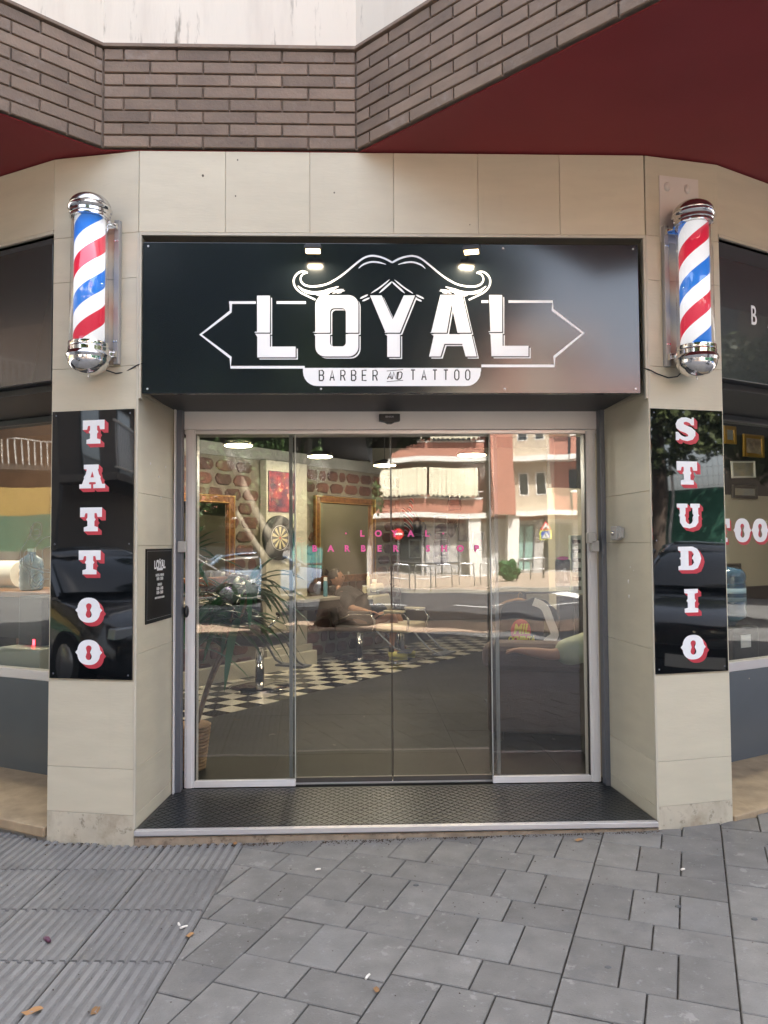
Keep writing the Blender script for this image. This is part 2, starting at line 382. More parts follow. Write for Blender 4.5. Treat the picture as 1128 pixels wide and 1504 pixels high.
for px, py, r in ((298, 258, .006), (346, 288, .004), (491, 283, .004), (349, 235, .004), (690, 330, .003)):
    q = P(px, py, Y=0); mb.prism([(q.x+r*cos(t), q.z+r*sin(t)*1.2) for t in [2*pi*k/8 for k in range(8)]], .0002, .0012)
bl(mb, 'plugged_screw_holes', mat('filler_dark', (.12, .10, .08), .9), kind='stuff')
# reveals (splayed)
def reveal(p0, p1, s):
    d = Vector((p1[0]-p0[0], p1[1]-p0[1], 0)); L = d.length; ang = atan2(d.y, d.x)
    F = Frame((p0[0], p0[1], 0), math.degrees(ang))
    g = [.036, .105, .331, .90, 1.45, 1.72, 2.23, 3.05]
    for a, b in zip(g[:-1], g[1:]): tile(F, .004, L, a, b, 0 if s > 0 else -TT)
    return F
FRL = reveal((-1.135+.004, .012), (rL[0], rL[1]-.002), 1)
FRR = reveal((1.505-.004, .012), (rR[0], rR[1]-.002), -1)
# corner trims
for (x, y, dx) in ((-1.134, -.003, 1), (1.504, -.003, -1)):
    mb = MB(); mb.box(x-.006, x+.006, y-.002, y+.012, .04, 3.06); bl(mb, 'corner_trim', m_trimbeige, bevel=.002)
# thin trim round the sign niche
mb = MB(); mb.box(-1.127, 1.497, -.006, .03, 3.045, 3.060); mb.box(-1.127, -1.117, -.006, .03, 2.2, 3.045); mb.box(1.487, 1.497, -.006, .03, 2.2, 3.045); bl(mb, 'niche_trim', m_trimbeige, bevel=.001)
for F, s in ((FWL, -1), (FWR, 1)):
    mb = MB(); mb.box(0, s*3.3, -.006, .05, 3.09, 3.106, F.M); bl(mb, 'niche_trim', m_trimbeige)
# sills, kick panels, side window stuff
m_kickL = mat('grey_kick_panel', (.085, .10, .105), .28, spec=.6, var=.05)
m_kickR = mat('blue_grey_kick_panel', (.085, .10, .115), .25, spec=.7, var=.04, spots=[(14, .70, (.5, .4, .25), .6, .02)])
for F, s, kk in ((FWL, -1, m_kickL), (FWR, 1, m_kickR)):
    mb = MB(); mb.box(s*.01, s*3.4, -.012, DY-.02, -.03, .022, F.M); bl(mb, 'sill_slab', m_stone, bevel=.006)
    mb = MB(); mb.box(s*.012, s*3.4, .012, DY-.02, -.16, -.031, F.M); bl(mb, 'plinth', m_conc)
# threshold
mb = MB(); mb.prism([(-1.131, -.006), (1.501, -.006), (rR[0], 1.0), (rL[0], 1.0)], -.14, .018); bl(mb, 'threshold_step', mat('step_concrete', (.30, .235, .17), .85, var=.3, vs=14, bump=.5, bs=30, spots=[(20, .55, (.10, .07, .05), .8, .1)]))
tread = MB(); tread.box(-1.132, 1.502, -.014, .022, .004, .034); tread.box(-1.132, 1.502, -.014, -.004, .012, .004)
bl(tread, 'threshold_strip', m_alu, bevel=.002)
mb = MB()
for i in range(46):
    x = -1.10+i*.0565; mb.add([(x, -.006, .0342), (x+.004, -.006, .0342), (x+.024, .012, .0342), (x+.02, .012, .0342), (x, -.006, .0362), (x+.004, -.006, .0362), (x+.024, .012, .0362), (x+.02, .012, .0362)],
        [(4, 5, 6, 7), (0, 1, 5, 4), (1, 2, 6, 5), (2, 3, 7, 6), (3, 0, 4, 7)])
bl(mb, 'tread_ridges', m_alu, kind='stuff')
# black rubber floor with raised diamonds in the entrance
m_rub = mat('rubber_floor', (.015, .019, .023), .36, var=.25, vs=4, spots=[(5, .6, (.05, .055, .06), .5, .2)])
em = thing('entrance_mat', 'black rubber matting with raised diamond pattern inside the doorway threshold', 'mat', (0, .3, .02))
mb = MB(); mb.prism([(-1.126, .024), (1.496, .024), (1.442, .64), (-1.078, .64)], .019, .0345); mb.build('base_sheet', m_rub, em, world=True)
mb = MB(); st = .052
for fam in (1, -1):
    for i in range(-14, 66):
        x0 = -1.2+i*st
        p0 = Vector((x0, .03)); p1 = Vector((x0+fam*.60*.95, .63))
        if fam < 0: p0.x += .3; p1.x += .3
        # clip to the trapezoid
        pts = []
        for k in range(25):
            q = p0.lerp(p1, k/24); xl = -1.12+(q.y-.024)*.07; xr = 1.49-(q.y-.024)*.085
            if xl < q.x < xr: pts.append(q)
        if len(pts) > 1:
            strip(mb, stroke([tuple(pts[0]), tuple(pts[-1])], .0055, 0), .034, .0362+(.0003 if fam > 0 else 0))
mb.build('diamond_ribs', mat('rubber_ribs', (.013, .015, .018), .3), em, world=True, kind='stuff')

# ============================================================ PAVEMENT
m_pav = mat('paving_slab', (.184, .173, .156), .8, var=.15, vs=9, objvar=.16, bump=.3, bs=140, spots=[(30, .60, (.27, .265, .26), .55, .10), (130, .60, (.09, .088, .085), .5, .08), (160, .66, (.42, .41, .39), .6, .04), (2.2, .56, (.115, .112, .108), .6, .2), (12, .62, (.30, .285, .26), .6, .05), (5, .60, (.125, .12, .115), .55, .06), (45, .70, (.05, .045, .04), .7, .03), (1.4, .55, (.24, .235, .225), .5, .2)])
m_rib = mat('ribbed_tile', (.215, .207, .196), .85, var=.10, vs=5, objvar=.08, bump=.35, bs=120, spots=[(130, .60, (.10, .095, .09), .5, .08), (25, .6, (.26, .25, .235), .5, .12), (4, .55, (.11, .10, .092), .6, .15)])
m_ribg = mat('ribbed_tile_groove', (.165, .157, .148), .9, var=.2, vs=8, bump=.3, bs=90)
m_sand = mat('joint_sand', (.085, .074, .06), .95, var=.4, vs=30, bump=.4, bs=80)
pave = thing('pavement', None, None, (0, 0, 0), kind='structure')
def clip(poly, a, b, c):                         # keep a*x+b*y >= c
    out = []; n = len(poly)
    for i in range(n):
        p, q = poly[i], poly[(i+1) % n]; dp = a*p[0]+b*p[1]-c; dq = a*q[0]+b*q[1]-c
        if dp >= 0: out.append(p)
        if (dp >= 0) != (dq >= 0):
            t = dp/(dp-dq); out.append((p[0]+(q[0]-p[0])*t, p[1]+(q[1]-p[1])*t))
    return out
def area(p): return abs(sum(p[i][0]*p[(i+1) % len(p)][1]-p[(i+1) % len(p)][0]*p[i][1] for i in range(len(p))))/2 if len(p) > 2 else 0
def shrink(poly, d):
    c = poly[:]; n = len(c); s = sum(c[i][0]*c[(i+1) % n][1]-c[(i+1) % n][0]*c[i][1] for i in range(n))
    sg = 1 if s > 0 else -1
    for i in range(n):
        p, q = c[i], c[(i+1) % n]; L = math.hypot(q[0]-p[0], q[1]-p[1])
        if L < 1e-6: continue
        a, b = -(q[1]-p[1])/L*sg, (q[0]-p[0])/L*sg
        poly = clip(poly, a, b, a*p[0]+b*p[1]+d)
        if len(poly) < 3: return []
    return poly
# facade outline the pavers stop at: front lines
def facade_clip(poly):
    # outside = y below the polyline; convex pieces: the facade is convex outwards, so keep the part in front by pieces
    return poly
def slab(poly, name, m, top=0, th=.05, ch=.003):
    poly = shrink(poly, .0030)
    if area(poly) < .0012: return None
    n = len(poly); s = sum(poly[i][0]*poly[(i+1) % n][1]-poly[(i+1) % n][0]*poly[i][1] for i in range(n))
    if s < 0: poly = poly[::-1]
    inner = shrink(poly, ch)
    if len(inner) != n: inner = [((x-sum(p[0] for p in poly)/n)*.97+sum(p[0] for p in poly)/n, (y-sum(p[1] for p in poly)/n)*.97+sum(p[1] for p in poly)/n) for x, y in poly]
    dz = top+random.uniform(-.0022, .0022); tx = random.uniform(-.004, .004); ty = random.uniform(-.004, .004)
    cx = sum(p[0] for p in poly)/n; cy = sum(p[1] for p in poly)/n
    # align inner to poly start
    k = min(range(n), key=lambda j: (inner[j][0]-poly[0][0])**2+(inner[j][1]-poly[0][1])**2); inner = inner[k:]+inner[:k]
    def zz(x, y): return gz(x, y)+dz+tx*(x-cx)+ty*(y-cy)
    vs = [(x, y, zz(x, y)) for x, y in inner]+[(x, y, zz(x, y)-ch) for x, y in poly]+[(x, y, gz(x, y)-th) for x, y in poly]
    fs = [tuple(range(n))]+[(i, n+i, n+(i+1) % n, (i+1) % n)[::-1][::1] for i in range(n)]+[(n+i, 2*n+i, 2*n+(i+1) % n, n+(i+1) % n)[::-1] for i in range(n)]
    fs = [fs[0]]+[(n+i, n+(i+1) % n, (i+1) % n, i) for i in range(n)]+[(2*n+i, 2*n+(i+1) % n, n+(i+1) % n, n+i) for i in range(n)]
    o = MB().add(vs, fs)
    return o
e0, e1 = Vector((-.587, .017)), Vector((-.700, -1.43))        # edge between ribbed and plain paving
ed = (e0-e1).normalized(); en = Vector((ed.y, -ed.x))          # points to +x
ec = en.dot(e0)
fl_pts = [fpt(FWL, -3.4, 0), fpt(FPL, -plw, 0), fpt(FPL, 0, 0), fpt(FPR, 0, 0), fpt(FPR, prw, 0), fpt(FWR, 3.4, 0)]
def in_front(poly):
    # cut by the facade segment nearest to the slab
    cx = sum(p[0] for p in poly)/len(poly)
    xs_ = [p[0] for p in fl_pts]
    for i in range(5):
        if (cx >= xs_[i] or i == 0) and (cx < xs_[i+1] or i == 4):
            for j in (i-1, i, i+1):
                if not 0 <= j <= 4: continue
                if j != i and not (min(p[0] for p in poly) < xs_[j+1] and max(p[0] for p in poly) > xs_[j]): continue
                a, b = fl_pts[j], fl_pts[j+1]; L = math.hypot(b[0]-a[0], b[1]-a[1]); nx, ny = (b[1]-a[1])/L, -(b[0]-a[0])/L
                poly = clip(poly, nx, ny, nx*a[0]+ny*a[1]-.012)
                if len(poly) < 3: return []
            return poly
    return poly
pa = radians(23.4); pu = Vector((sin(pa), cos(pa))); pw = Vector((cos(pa), -sin(pa)))    # along strip, across strip
base = Vector((1.254, .068)); W, A, B = .553, .290, .195
pav_n = 0
extra = MB()
for s in range(-6, 8):
    ph = {0: .0, -1: .02}.get(s, random.uniform(-.24, .24)); r = ph-3.6; k = 0
    while r < 2.4:
        if k % 2: h, nn = A, 3
        else: h, nn = B, 2
        for j in range(nn):
            c = [base+pw*(s*W+W*j/nn)+pu*r, base+pw*(s*W+W*(j+1)/nn)+pu*r, base+pw*(s*W+W*(j+1)/nn)+pu*(r+h), base+pw*(s*W+W*j/nn)+pu*(r+h)]
            poly = [(v.x, v.y) for v in c]
            if max(p[1] for p in poly) < -2.3 or min(p[1] for p in poly) > 1.5: continue
            if min(p[0] for p in poly) > 3.2 or max(p[0] for p in poly) < -.95: continue
            poly = clip(poly, en.x, en.y, ec); 
            if len(poly) < 3: continue
            poly = in_front(poly)
            if len(poly) < 3: continue
            o = slab(poly, 'paving_slab', m_pav)
            if o is None: continue
            o.build('paving_slab', m_pav, pave); pav_n += 1
        r += h; k += 1
# left of the ribbed field: a few plain slabs by the left sill
# ribbed tiles
ru = ed; rw = Vector((ed.y, -ed.x)); RT = .387
for i in range(1, 8):
    for j in range(-6, 3):
        o_ = Vector((-.587, .017)); c00 = o_ - rw*(RT*i) + ru*(-.345 + RT*j); 
        poly = [c00, c00+rw*RT, c00+rw*RT+ru*RT, c00+ru*RT]; pol = [(v.x, v.y) for v in poly]
        if max(p[1] for p in pol) < -2.3: continue
        if i > 4 and j >= 1: continue
        q = in_front(pol)
        if area(q) < .004: continue
        s_ = slab(q, 'ribbed_tile', m_rib, top=-.004)
        if s_ is None: continue
        nr = 9; s_.mi = [1]*len(s_.f); s_.cur = 0
        for k in range(nr):
            x = RT*(k+.5)/nr; a = c00+rw*x+ru*.006; b = c00+rw*x+ru*(RT-.006)
            # clip against facade
            n_ok = [t for t in [m/12 for m in range(13)] if area(in_front([tuple(a.lerp(b, t)+Vector(d)) for d in ((-.002, -.002), (.002, -.002), (.002, .002), (-.002, .002))])) > 1.2e-5]
            if len(n_ok) < 2: continue
            p = a.lerp(b, n_ok[0]); p2 = a.lerp(b, n_ok[-1]); z0 = gz(p.x, p.y)-.003; z1 = gz(p2.x, p2.y)-.003; hw = .015; h = .0062; tw = .0095
            vs = [(p.x-rw.x*hw, p.y-rw.y*hw, z0-.003), (p.x-rw.x*tw, p.y-rw.y*tw, z0+h), (p.x+rw.x*tw, p.y+rw.y*tw, z0+h), (p.x+rw.x*hw, p.y+rw.y*hw, z0-.003)]
            vs += [(p2.x-rw.x*hw, p2.y-rw.y*hw, z1-.003), (p2.x-rw.x*tw, p2.y-rw.y*tw, z1+h), (p2.x+rw.x*tw, p2.y+rw.y*tw, z1+h), (p2.x+rw.x*hw, p2.y+rw.y*hw, z1-.003)]
            s_.add(vs, [(0, 4, 5, 1), (1, 5, 6, 2), (2, 6, 7, 3), (0, 1, 2, 3), (7, 6, 5, 4)])
        s_.build('ribbed_tile', [m_rib, m_ribg], pave)
# bed under the slabs near the shop and plain paved ground farther off
mb = MB(); nx, ny = 40, 30
xs_ = np.linspace(-9, 9, nx); ys_ = np.linspace(-9.4, 1.2, ny)
mb.add([(x, y, gz(x, y)-.012) for y in ys_ for x in xs_], [(j*nx+i, j*nx+i+1, (j+1)*nx+i+1, (j+1)*nx+i) for j in range(ny-1) for i in range(nx-1)])
mb.build('joint_bed', m_sand, pave)
def paving_far():
    m = bpy.data.materials.new('paving_far'); m.use_nodes = True; N = m.node_tree.nodes; L = m.node_tree.links; b = N['Principled BSDF']
    br = N.new('ShaderNodeTexBrick'); br.inputs['Scale'].default_value = 2.5; br.inputs['Mortar Size'].default_value = .012; br.inputs['Color1'].default_value = (.16, .155, .155, 1); br.inputs['Color2'].default_value = (.14, .138, .14, 1); br.inputs['Mortar'].default_value = (.05, .05, .05, 1)
    tc = N.new('ShaderNodeTexCoord'); L.new(tc.outputs['Object'], br.inputs[0]); no = N.new('ShaderNodeTexNoise'); no.inputs['Scale'].default_value = 1.3; no.inputs['Detail'].default_value = 6
    L.new(tc.outputs['Object'], no.inputs[0]); mx = N.new('ShaderNodeMix'); mx.data_type = 'RGBA'; mx.blend_type = 'OVERLAY'; mx.inputs[0].default_value = .5
    L.new(br.outputs[0], mx.inputs[6]); L.new(no.outputs[0], mx.inputs[7]); L.new(mx.outputs[2], b.inputs[0]); b.inputs['Roughness'].default_value = .85; return m
m_far = paving_far()
mb = MB(); mb.box(-9, 9, -9.4, -2.28, -.10, -.05)
mb2 = MB()
for (x0, x1, y0, y1) in ((-9, 9, -9.35, -2.26), (-9, -3.25, -2.26, 1.0), (3.15, 9, -2.26, 3.0)):
    xs_ = np.linspace(x0, x1, 13); ys_ = np.linspace(y0, y1, 13)
    mb2.add([(x, y, gz(x, y)-.001) for y in ys_ for x in xs_], [(j*13+i, j*13+i+1, (j+1)*13+i+1, (j+1)*13+i) for j in range(12) for i in range(12)])
mb2.build('paving_sheet', m_far, pave)
# litter: leaves, butts, gum
m_gum = mat('chewing_gum', (.10, .10, .10), .8); m_leafd = mat('dry_leaf', (.32, .17, .07), .8, objvar=.5); m_butt = mat('cigarette_paper', (.75, .70, .62), .8)
m_purple = mat('plum_wrapper', (.10, .03, .06), .5)
def ground_at(px, py):
    p = P(px, py, Z=-.03); p = P(px, py, Z=gz(p.x, p.y)); return Vector((p.x, p.y, gz(p.x, p.y)))
gi = 0
for (px, py, where) in ((611, 1300, 'near the middle of the grey slabs below the door'), (893, 1421, 'at the lower middle right of the paving'), (1108, 1350, 'at the far right edge of the paving'), (996, 1331, 'on the slabs below the foot of the right pillar')):
    p = ground_at(px, py); mb = MB(); mb.lathe([(.0, .0036), (.008, .0032), (.0105, .0015), (.011, -.002)][::-1], 12, M=Matrix.Diagonal((1.15, .9, 1, 1)))
    o = mb.build('gum_spot', m_gum, label='flat dark chewing gum spot '+where, cat='gum spot', group='gum spots on the paving'); o.location = p
for (px, py, ang, L, lab) in ((270, 1363, .6, .03, 'pale crumpled paper scrap on the ribbed tiles near their right edge'), (263, 1359, 2, .025, 'small pale cigarette stub beside the crumpled scrap on ribbed tiles'), (540, 1436, 1.1, .03, 'white cigarette butt lying on a slab at the lower middle'), (467, 1278, .3, .025, 'white paper flake below the left half of the threshold'), (1003, 1278, .3, .02, 'white flake beside the foot of right pillar')):
    p = ground_at(px, py); 
    mb = MB(); mb.tube([(-L/2, 0, .004), (0, .001, .0045), (L/2, 0, .004)], [.004, .0045, .0035], 7); o = mb.build('paper_scrap', m_butt, label=lab, cat='litter', group='scraps of litter on the pavement'); o.location = p; o.rotation_euler.z = ang
for (px, py, sc_, ang, lab) in ((48, 1487, 1.3, .5, 'orange brown chip of leaf at the bottom left of ribbed tiles'), (140, 1487, 1, 1.5, 'curled dry leaf near the bottom of the ribbed tiles'), (279, 1375, .8, .8, 'small pinkish leaf at the right edge of the ribbed tiles'), (850, 1235, 1, .2, 'dry brown leaf on the slabs below the right half of the threshold'), (553, 1456, .7, 2, 'small brown leaf scrap near the cigarette butt at lower middle'), (345, 1240, .8, 2.2, 'dry leaf lodged in the joint below the threshold left of centre')):
    p = ground_at(px, py); mb = MB(); r = .016*sc_
    ring = [(r*1.6*cos(t)*(1+.1*sin(5*t)), r*.8*sin(t), .003+.006*abs(sin(t*1.5))) for t in [2*pi*k/9 for k in range(9)]]
    mb.add(ring+[(0, 0, .0025)], [(k, (k+1) % 9, 9) for k in range(9)]); o = mb.build('dry_leaf', m_leafd, smooth=True, label=lab, cat='leaf', group='dry leaves on the pavement'); o.location = p; o.rotation_euler.z = ang
p = ground_at(69, 1383); mb = MB(); mb.tube([(-.02, 0, .008), (0, .001, .010), (.02, 0, .007)], [.005, .010, .006], 9); o = mb.build('wrapper', m_purple, smooth=True, label='plum coloured rolled wrapper on the ribbed tiles at left', cat='litter'); o.location = p; o.rotation_euler.z = -.7
# moss and grit along the foot of threshold
mb = MB()
for k in range(900):
    x = random.uniform(-1.6, 1.6); y = (0 if -1.13 < x < 1.5 else .07) - abs(random.gauss(0, .012))-.016; s = random.uniform(.0015, .005); z = gz(x, y)
    mb.add([(x-s, y-s, z), (x+s, y-s*.6, z), (x+s*.5, y+s, z), (x, y, z+s*1.1)], [(0, 1, 3), (1, 2, 3), (2, 0, 3)])
tag(mb.build('moss_and_grit', mat('moss_grit', (.055, .038, .024), .95, objvar=.2)), kind='stuff')

for nm_, m_, n_, smin, smax in (('grit', mat('pale_grit', (.34, .32, .28), .9), 420, .0012, .0032), ('dark_debris', mat('dark_debris', (.06, .04, .028), .9), 520, .0015, .0045)):
    mb = MB()
    for k in range(n_):
        left = random.random() < .55
        x = random.uniform(-2.0, -.6) if left else random.uniform(-.7, 2.4); y = -abs(random.gauss(0, .7))-.03
        if nm_ == 'dark_debris' and random.random() < .4: y = -abs(random.gauss(0, .03))-.03; x = random.uniform(-1.6, .4)
        s = random.uniform(smin, smax); z = gz(x, y)+.001; a = random.uniform(0, 6.28)
        p = [(x+s*cos(a+t)*(1+.6*(i == 0)), y+s*sin(a+t), z) for i, t in enumerate((0, 2.1, 4.2))]
        mb.add(p+[(x, y, z+s*.8)], [(0, 1, 3), (1, 2, 3), (2, 0, 3)])
    tag(mb.build('pavement_'+nm_, m_), kind='stuff')
# ============================================================ MAIN SIGN
m_sign = mat('gloss_sign_panel', (.010, .014, .018), .15, spec=1.0, var=.15, vs=2)
def sign_wave(m, k=.02, sc=.8):
    b = m.node_tree.nodes['Principled BSDF']; o = wavy(m, k, sc, (1, 1, 1)); L = m.node_tree.links; L.new(o, b.inputs['Normal']); L.new(o, b.inputs['Coat Normal'])
sign_wave(m_sign, .03, .8)
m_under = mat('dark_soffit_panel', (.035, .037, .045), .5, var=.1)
sign = thing('shop_sign', 'wide dark glossy sign reading LOYAL barber and tattoo with a white moustache above the entrance', 'sign', (.17, 0, 2.22))
SY = .004
mb = MB(); mb.box(-1.113, 1.462, SY, SY+.03, 2.226, 3.012); mb.build('panel', m_sign, sign, world=True, bevel=.003)
mb = MB(); mb.box(-1.100, 1.450, SY+.03, .62, 2.240, 3.0); mb.build('box_frame', m_under, sign, world=True)
mb = MB()
for x in (-1.085, -.2, .75, 1.435):
    for z in (2.25, 2.99): mb.lathe([(.006, 0), (.005, .003), (0, .0035)], 8, M=Matrix.Translation((x, SY, z)) @ UPR)
mb.build('screws', m_alu, sign, world=True, kind='stuff')
def px2(pts, scale=1, ox=0, oy=0, sx=0, sy=0):   # sign drawing coordinates -> metres in the panel plane
    out = []
    for x, y in pts:
        p = P(ox+x/scale+sx, oy+y/scale+sy, Y=SY); out.append((p.x, p.z))
    return out
SM = Matrix.Translation((0, SY, 0)) @ UPR        # (x, z, depth out of the wall)
m_vblack = mat('black_vinyl', (.012, .014, .016), .3)
def glyph(polys, holes, sc, ox, oy):
    def lay(dx, dy, z0, z1, grow, m):
        mb = MB(SM)
        for i, pl in enumerate(polys):
            q = px2(pl, sc, ox, oy, dx, dy); hs = [px2(h, sc, ox, oy, dx, dy) for h in holes.get(i, [])]
            mb.prism(q, z0, z1, holes=hs)
            if grow:
                for c in [q]+hs:
                    c2 = c+[c[0]]
                    for a, b in zip(c2[:-1], c2[1:]): strip(mb, stroke([a, b], grow, 0), z0+.00005, z1-.00005)
        return mb
    lay(3.2, 3.0, .0002, .0006, 0, m_letter).build('letter_shadow', m_letter, sign, world=True)
    lay(1.2, 1.2, .0007, .0009, .0035, m_vblack).build('letter_outline', m_vblack, sign, world=True)
    lay(0, 0, .0010, .0018, 0, m_letter).build('letter', m_letter, sign, world=True)
S5, S4, S6 = (2.968, 200, 340), (3.525, 420, 350), (2.892, 560, 340)
glyph([[(527, 280), (583, 280), (583, 441), (516, 441), (518, 437), (527, 437)], [(519, 446), (583, 446), (583, 502), (695, 502), (695, 549), (528, 549), (528, 460)]], {}, *S5)
glyph([[(152, 489), (138, 487), (152, 484)]+[(152, 346)]+[(x, y) for x, y in arc(202, 345, 50, 180, 270, 6)]+arc(325, 345, 50, 270, 360, 6)+[(375, 489), (310, 489), (310, 382)]+arc(290, 382, 20, 0, -90, 4)+arc(248, 382, 20, 270, 180, 4)+[(228, 489)],
       [(144, 497), (228, 497), (228, 540)]+arc(248, 540, 20, 180, 90, 4)+arc(290, 540, 20, 90, 0, 4)+[(310, 497), (375, 497), (375, 562)]+arc(325, 562, 50, 0, 90, 6)+arc(202, 562, 50, 90, 180, 6)+[(152, 505)]], {}, *S4)
glyph([[(435, 296), (495, 296), (553, 420), (610, 296), (668, 296), (590, 489), (510, 489), (514, 485)], [(512, 497), (590, 497), (590, 614), (524, 614), (524, 505)]], {}, *S4)
glyph([[(799, 293), (912, 293), (958, 489), (888, 489), (857, 345), (832, 489), (745, 489), (752, 486)], [(752, 497), (960, 497), (987, 612), (930, 612), (912, 547), (820, 547), (800, 612), (741, 612), (765, 505)]], {}, *S4)
glyph([[(458, 270), (513, 270), (513, 427), (455, 427), (456, 424), (463, 424)], [(458, 432), (515, 432), (515, 486), (625, 486), (625, 530), (468, 530), (464, 440)]], {}, *S6)
# emblem lines
mb = MB(SM)
def ln(pts, w, sc, sub=0, taper=(1, 1), m=None, z=.0008): strip(m or mb, stroke(px2(pts, *sc), w*.00348/1, sub, taper), .0002, z)
ln([(405, 310), (522, 310)], 4, S5); ln([(612, 310), (740, 310)], 4, S5)
ln([(412, 312), (412, 349), (281, 450), (412, 550), (412, 592), (735, 592)], 4, S5)
mb.build('emblem_line', m_letter, sign, world=True); mb = MB(SM)
ln([(425, 298), (455, 298)], 4, S6); ln([(540, 298), (727, 298), (727, 333), (858, 432), (735, 533), (735, 571), (425, 571)], 4, S6)
mb.build('emblem_line', m_letter, sign, world=True)
mb = MB(SM)
def mir(p): return [(1098-x, y+1) for x, y in p]
top = [(112, 180), (95, 172), (70, 176), (48, 196), (40, 222), (48, 252), (72, 278), (105, 296), (152, 318)]
inn = [(108, 178), (86, 188), (76, 208), (84, 232), (112, 247), (155, 249), (210, 238), (260, 212), (305, 180), (350, 142), (400, 104), (440, 91), (480, 95), (515, 107), (549, 125)]
for q in (top, mir(top)): ln(q, 2.8, S4, 5, (.6, 1), mb)
for q in (inn, mir(inn)): ln(q, 2.8, S4, 5, (.6, 1), mb, .0012)
for L_, w in (([(376, 156), (400, 136), (440, 123), (480, 125), (518, 135)], 2.6), ([(440, 285), (490, 252), (536, 214)], 2.2), ([(483, 283), (520, 250), (549, 224)], 2.8), ([(383, 312), (425, 292)], 2.6), ([(395, 325), (434, 308)], 2.6),
             ([(62, 247), (95, 272), (140, 283), (190, 279), (235, 264), (272, 250)], 5), ([(150, 284), (185, 292), (232, 278)], 5.2), ([(215, 283), (250, 272), (300, 264)], 2.2), ([(240, 287), (275, 274), (305, 272)], 2), ([(262, 284), (290, 280)], 1.8)):
    for q in (L_, mir(L_)): ln(q, w, S4, 4, (.25, .25), mb, .0008)
mb.build('moustache', m_letter, sign, world=True)
rb = [(445, 540.5), (706.5, 540.5)]+[(706.5, 545)]+arc(685, 546, 21, 0, 90, 6)+arc(466, 546, 21, 90, 180, 6)+[(445, 545)]
mb = MB(SM); mb.prism(px2(rb), .0003, .0010); mb.build('ribbon', m_letter, sign, world=True)
# condensed stroke capitals
GL = {'A': [[(0, 0), (.5, 1), (1, 0)], [(.2, .3), (.8, .3)]], 'B': [[(0, 0), (0, 1), (.7, 1), (1, .85), (1, .65), (.7, .53), (0, .53)], [(.7, .53), (1, .4), (1, .15), (.7, 0), (0, 0)]],
      'R': [[(0, 0), (0, 1), (.7, 1), (1, .85), (1, .62), (.7, .48), (0, .48)], [(.6, .48), (1, 0)]], 'E': [[(1, 0), (0, 0), (0, 1), (1, 1)], [(0, .52), (.85, .52)]],
      'N': [[(0, 0), (0, 1), (1, 0), (1, 1)]], 'D': [[(0, 0), (0, 1), (.65, 1), (1, .8), (1, .2), (.65, 0), (0, 0)]], 'T': [[(0, 1), (1, 1)], [(.5, 1), (.5, 0)]],
      'O': [[(.3, 0), (0, .2), (0, .8), (.3, 1), (.7, 1), (1, .8), (1, .2), (.7, 0), (.3, 0)]]}
def capitals(mb, txt, x0, x1, y0, y1, w, lw, shear=0):
    n = len(txt)
    for i, c in enumerate(txt):
        bx = x0+(x1-x0-w)*i/max(1, n-1)
        for j, st in enumerate(GL[c]):
            pts = px2([(bx+u*w+shear*(v-.5), y1+(y0-y1)*v) for u, v in st]); strip(mb, stroke(pts, lw, 0), .0011, .0016+j*.0002)
for tx, x0, x1, y0, y1, w, lw, sh in (('BARBER', 469, 554, 544, 559, 6.2, .0062, 0), ('TATTOO', 603.5, 690, 543.5, 558, 6.2, .0062, 0), ('AND', 570, 590, 546.5, 557, 5.6, .0058, 2)):
    for i, c in enumerate(tx):
        mb = MB(SM); xx = x0+(x1-x0-w)*i/(len(tx)-1); capitals(mb, c, xx, xx, y0, y1, w, lw, sh); mb.build('ribbon_letter', m_vblack, sign, world=True)
mb = MB(SM)
for y in (0, 17): strip(mb, stroke(px2([(568, 545+y*.92), (592, 543+y*.92)]), .0028, 0), .0011, .0016)
mb.build('ribbon_rules', m_vblack, sign, world=True)

# ---- floodlights
m_led = mat('led_lens', (.9, .85, .7), .4, emit=(1, .68, .34), es=1.8)
def flood(px, lab, tilt, yaw):
    p = P(px, 366, Y=-.13); M = Matrix.Translation((p.x, -.092, 2.928)) @ Matrix.Rotation(yaw, 4, 'Z')
    t = thing('sign_floodlight', lab, 'floodlight', M, 'pair of lit floodlights over the sign')
    T = Matrix.Rotation(tilt, 4, 'X')
    mb = MB(T); mb.box(-.044, .044, -.03, .03, .006, .024); mb.box(-.038, .038, -.024, .024, .024, .034); mb.build('housing', m_black, t, bevel=.003)
    mb = MB(T); mb.box(-.036, .036, -.022, .022, .001, .0058); mb.build('lens', m_led, t, bevel=.002)
    mb = MB(); mb.tube([(0, .0, .03), (0, .03, .045), (0, .075, .048), (0, .094, .045)], .006, 8); mb.box(-.02, .02, .088, .094, .03, .045); mb.build('arm', m_black, t, bevel=.001)
    l = bpy.data.lights.new('flood_beam', 'AREA'); l.shape = 'RECTANGLE'; l.size = .07; l.size_y = .04; l.energy = .35; l.color = (1, .86, .62)
    o = bpy.data.objects.new('flood_beam', l); COL.objects.link(o); o.parent = t; o.matrix_local = T @ Matrix.Translation((0, 0, -.004)) 
flood(459, 'left lit floodlight hanging over the sign above the letter O', radians(-6), 0)
flood(694, 'right lit floodlight over the sign, tilted, above the letter A', radians(-6), radians(-14))

